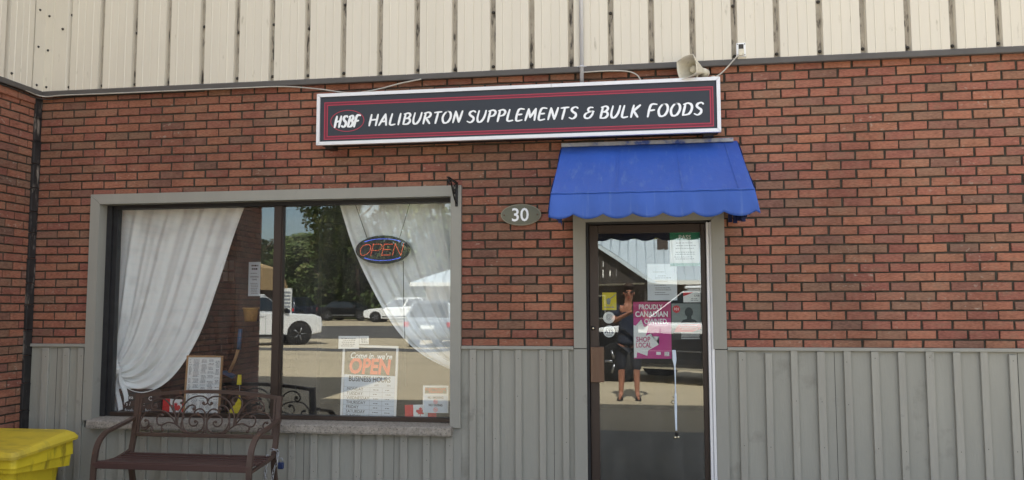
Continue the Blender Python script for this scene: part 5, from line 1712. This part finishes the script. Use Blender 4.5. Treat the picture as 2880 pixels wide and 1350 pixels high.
# wooded hill
def hill(u, v):
    x_ = -260 + 420 * u; y_ = -75 - 190 * v
    hgt = 11 * sin(pi * min(1, .05 + v * .62)) ** 1.2 * (.75 + .2 * sin(u * 7) + .12 * sin(u * 17 + 1))
    return (x_, y_, GZ + .4 + max(0, hgt) * (1 if v > 0 else 0))
m = MB(); m.grid(hill, 40, 16); tag(m.build('hill', 'hill_green', fix=False), kind='structure')
m = MB()
for k in range(420):
    u_, v_ = rnd.uniform(.18, .78), rnd.uniform(.02, .62)
    b = Vector(hill(u_, v_)); R_ = rnd.uniform(2.4, 4.2)
    for q in range(70):
        d = Vector((rnd.gauss(0, 1), rnd.gauss(0, 1), rnd.gauss(0, 1))).normalized()
        p = b + Vector((d.x * R_, d.y * R_, R_ * .9 + d.z * R_ * 1.2)) * 1.0
        u = Vector((rnd.gauss(0, 1), rnd.gauss(0, 1), rnd.gauss(0, .6))).normalized(); v = u.orthogonal().normalized(); s_ = rnd.uniform(.5, 1.0)
        m.cur = rnd.choice((0, 0, 1, 2))
        m.quad((p - u * s_ - v * s_ * .6)[:], (p + u * s_ - v * s_ * .6)[:], (p + u * s_ * .8 + v * s_ * .7)[:], (p - u * s_ * .7 + v * s_ * .7)[:])
tag(m.build('woodland', ['leaf_b', 'leaf_a', 'leaf_c'], fix=False), 'dense green wood covering the far hillside', 'wood', kind='stuff')

# ------------------------------------------------------------------ the photographer, reflected in the door
PR = thing('person', 'person in dark navy shirt, dark shorts and flip flops holding up a phone', 'person', (4.66, -6.88, GL))
def skin(name, chains, matname, parent, root=0, sub=2):
    """chains: dict of joints {name: (pos, radius)} and edges [(a,b)]"""
    J, Ed = chains
    names = list(J)
    me = bpy.data.meshes.new(name)
    me.from_pydata([J[k][0] for k in names], [(names.index(a), names.index(b)) for a, b in Ed], [])
    ob = link('tmp_' + name, me)
    md = ob.modifiers.new('skin', 'SKIN'); md.use_smooth_shade = True; md.branch_smoothing = .6
    for i, k in enumerate(names):
        r_ = J[k][1]; r_ = r_ if isinstance(r_, tuple) else (r_, r_)
        me.skin_vertices[0].data[i].radius = r_
        me.skin_vertices[0].data[i].use_root = (i == root)
    s2 = ob.modifiers.new('sub', 'SUBSURF'); s2.levels = sub; s2.render_levels = sub
    dg = bpy.context.evaluated_depsgraph_get()
    out = bpy.data.meshes.new_from_object(ob.evaluated_get(dg))
    bpy.data.objects.remove(ob, do_unlink=True)
    out.materials.clear(); out.materials.append(MATS[matname])
    for p in out.polygons: p.use_smooth = True
    return link(name, out, parent)
JT = {'pelvis': ((0, 0, .96), (.15, .11)), 'waist': ((0, .0, 1.12), (.14, .10)), 'chest': ((0, .0, 1.34), (.165, .115)), 'neck': ((.01, .01, 1.53), .055), 'headb': ((.02, .035, 1.62), (.07, .085)), 'headt': ((.02, .03, 1.74), (.072, .09)),
      'shL': ((-.17, 0, 1.46), .062), 'elL': ((-.22, .14, 1.24), .042), 'wrL': ((.02, .42, 1.36), .029), 'haL': ((.08, .50, 1.395), (.032, .020)),
      'shR': ((.19, 0, 1.46), .062), 'elR': ((.30, .15, 1.26), .042), 'wrR': ((.26, .44, 1.37), .029), 'haR': ((.245, .52, 1.405), (.032, .020)),
      'hipL': ((-.10, 0, .90), .092), 'knL': ((-.12, .02, .50), .058), 'caL': ((-.12, -.01, .36), .056), 'anL': ((-.125, -.01, .09), .036), 'ftL': ((-.14, .10, .035), (.040, .026)), 'toL': ((-.145, .19, .028), (.038, .016)),
      'hipR': ((.10, 0, .90), .092), 'knR': ((.12, .02, .50), .058), 'caR': ((.12, -.01, .36), .056), 'anR': ((.125, -.01, .09), .036), 'ftR': ((.14, .10, .035), (.040, .026)), 'toR': ((.145, .19, .028), (.038, .016))}
EG = [('pelvis', 'waist'), ('waist', 'chest'), ('chest', 'neck'), ('neck', 'headb'), ('headb', 'headt'), ('chest', 'shL'), ('shL', 'elL'), ('elL', 'wrL'), ('wrL', 'haL'), ('chest', 'shR'), ('shR', 'elR'), ('elR', 'wrR'), ('wrR', 'haR'),
      ('pelvis', 'hipL'), ('hipL', 'knL'), ('knL', 'caL'), ('caL', 'anL'), ('anL', 'ftL'), ('ftL', 'toL'), ('pelvis', 'hipR'), ('hipR', 'knR'), ('knR', 'caR'), ('caR', 'anR'), ('anR', 'ftR'), ('ftR', 'toR')]
skin('body', (JT, EG), 'skin', PR)
skin('shirt', ({'q': ((0, 0, .84), (.19, .150)), 'p': ((0, 0, .95), (.19, .148)), 'w': ((0, 0, 1.12), (.178, .138)), 'c': ((0, 0, 1.34), (.205, .150)), 'n': ((.005, .0, 1.475), (.10, .085)), 'a': ((-.175, 0, 1.455), .092), 'b': ((-.214, .11, 1.29), .072), 'd': ((.195, 0, 1.455), .092), 'e': ((.272, .11, 1.31), .072)},
               [('q', 'p'), ('p', 'w'), ('w', 'c'), ('c', 'n'), ('c', 'a'), ('a', 'b'), ('c', 'd'), ('d', 'e')]), 'navy_cloth', PR)
skin('shorts', ({'p': ((0, 0, .95), (.18, .14)), 'a': ((-.11, 0, .80), .108), 'b': ((-.125, .01, .43), .078), 'c': ((.11, 0, .80), .108), 'd': ((.125, .01, .43), .078)}, [('p', 'a'), ('a', 'b'), ('p', 'c'), ('c', 'd')]), 'shorts_cloth', PR)
m = MB(); m.ball((.02, .012, 1.755), .098, 16, 10, (.92, 1.06, .92)); m.v = [(p[0], p[1] - (.02 if p[2] < 1.76 else 0), max(p[2], 1.70 if p[1] < .0 else 1.775)) for p in m.v]; m.build('hair', 'hair', PR)
m = MB(); m.box(-.050, -.002, .118, .126, 1.672, 1.708, .003); m.box(.042, .090, .118, .126, 1.672, 1.708, .003); m.box(-.002, .042, .120, .126, 1.694, 1.702); m.build('sunglasses', 'phone', PR)
m = MB(); m.ball((.02, .128, 1.655), .016, 8, 6, (.8, 1, 1.5)); m.ball((-.062, .03, 1.67), .022, 8, 6, (.4, .8, 1.3)); m.ball((.102, .03, 1.67), .022, 8, 6, (.4, .8, 1.3)); m.build('nose_and_ears', 'skin', PR)
m = MB(); m.box(-.002, .042, .116, .121, 1.605, 1.612, .002); m.build('mouth', 'tail_red', PR)
for sgn, hx in ((-1, .08), (1, .245)):
    for k in range(4):
        yy = .525; zz = 1.385 + k * .018
        m = MB(); m.tube([tuple(p) for p in cat_spline([(hx, yy - .02, zz), (hx + sgn * -.012, yy + .03, zz + .002), (hx - sgn * .0 + (.012 if sgn < 0 else -.012) * 2, yy + .052, zz + .004), (hx + (.05 if sgn < 0 else -.05), yy + .050, zz + .006)], 4)], [.0095] * 12 + [.007], 7); m.build('finger', 'skin', PR)
    m = MB(); m.tube([(hx, .51, 1.375), (hx + (.02 if sgn < 0 else -.02), .53, 1.362), (hx + (.045 if sgn < 0 else -.045), .55, 1.368)], [.011, .010, .008], 7); m.build('thumb', 'skin', PR)
for sx in (-1, 1):
    m = MB(); m.box(sx * .14 - .045, sx * .14 + .045, -.06, .215, .0, .018, .006); m.tube([(sx * .14 - .04, .09, .03), (sx * .14, .15, .062), (sx * .14 + .04, .09, .03)], .008, 6); m.build('flip_flop', 'sandal', PR)
PH = thing('mobile_phone', 'black phone held up by the photographer in the dark shirt', 'phone', (4.815, -6.262, 1.375))
m = MB(); m.box(-.076, .076, -.006, .004, 0, .072, .004); m.build('case', 'phone', PH)
m = MB(); m.lathe([(.007, .004), (.007, .006)], (.058, 0, .052), 'y', 12); m.lathe([(.007, .004), (.007, .006)], (.040, 0, .052), 'y', 12); m.build('lenses', 'car_glass', PH)
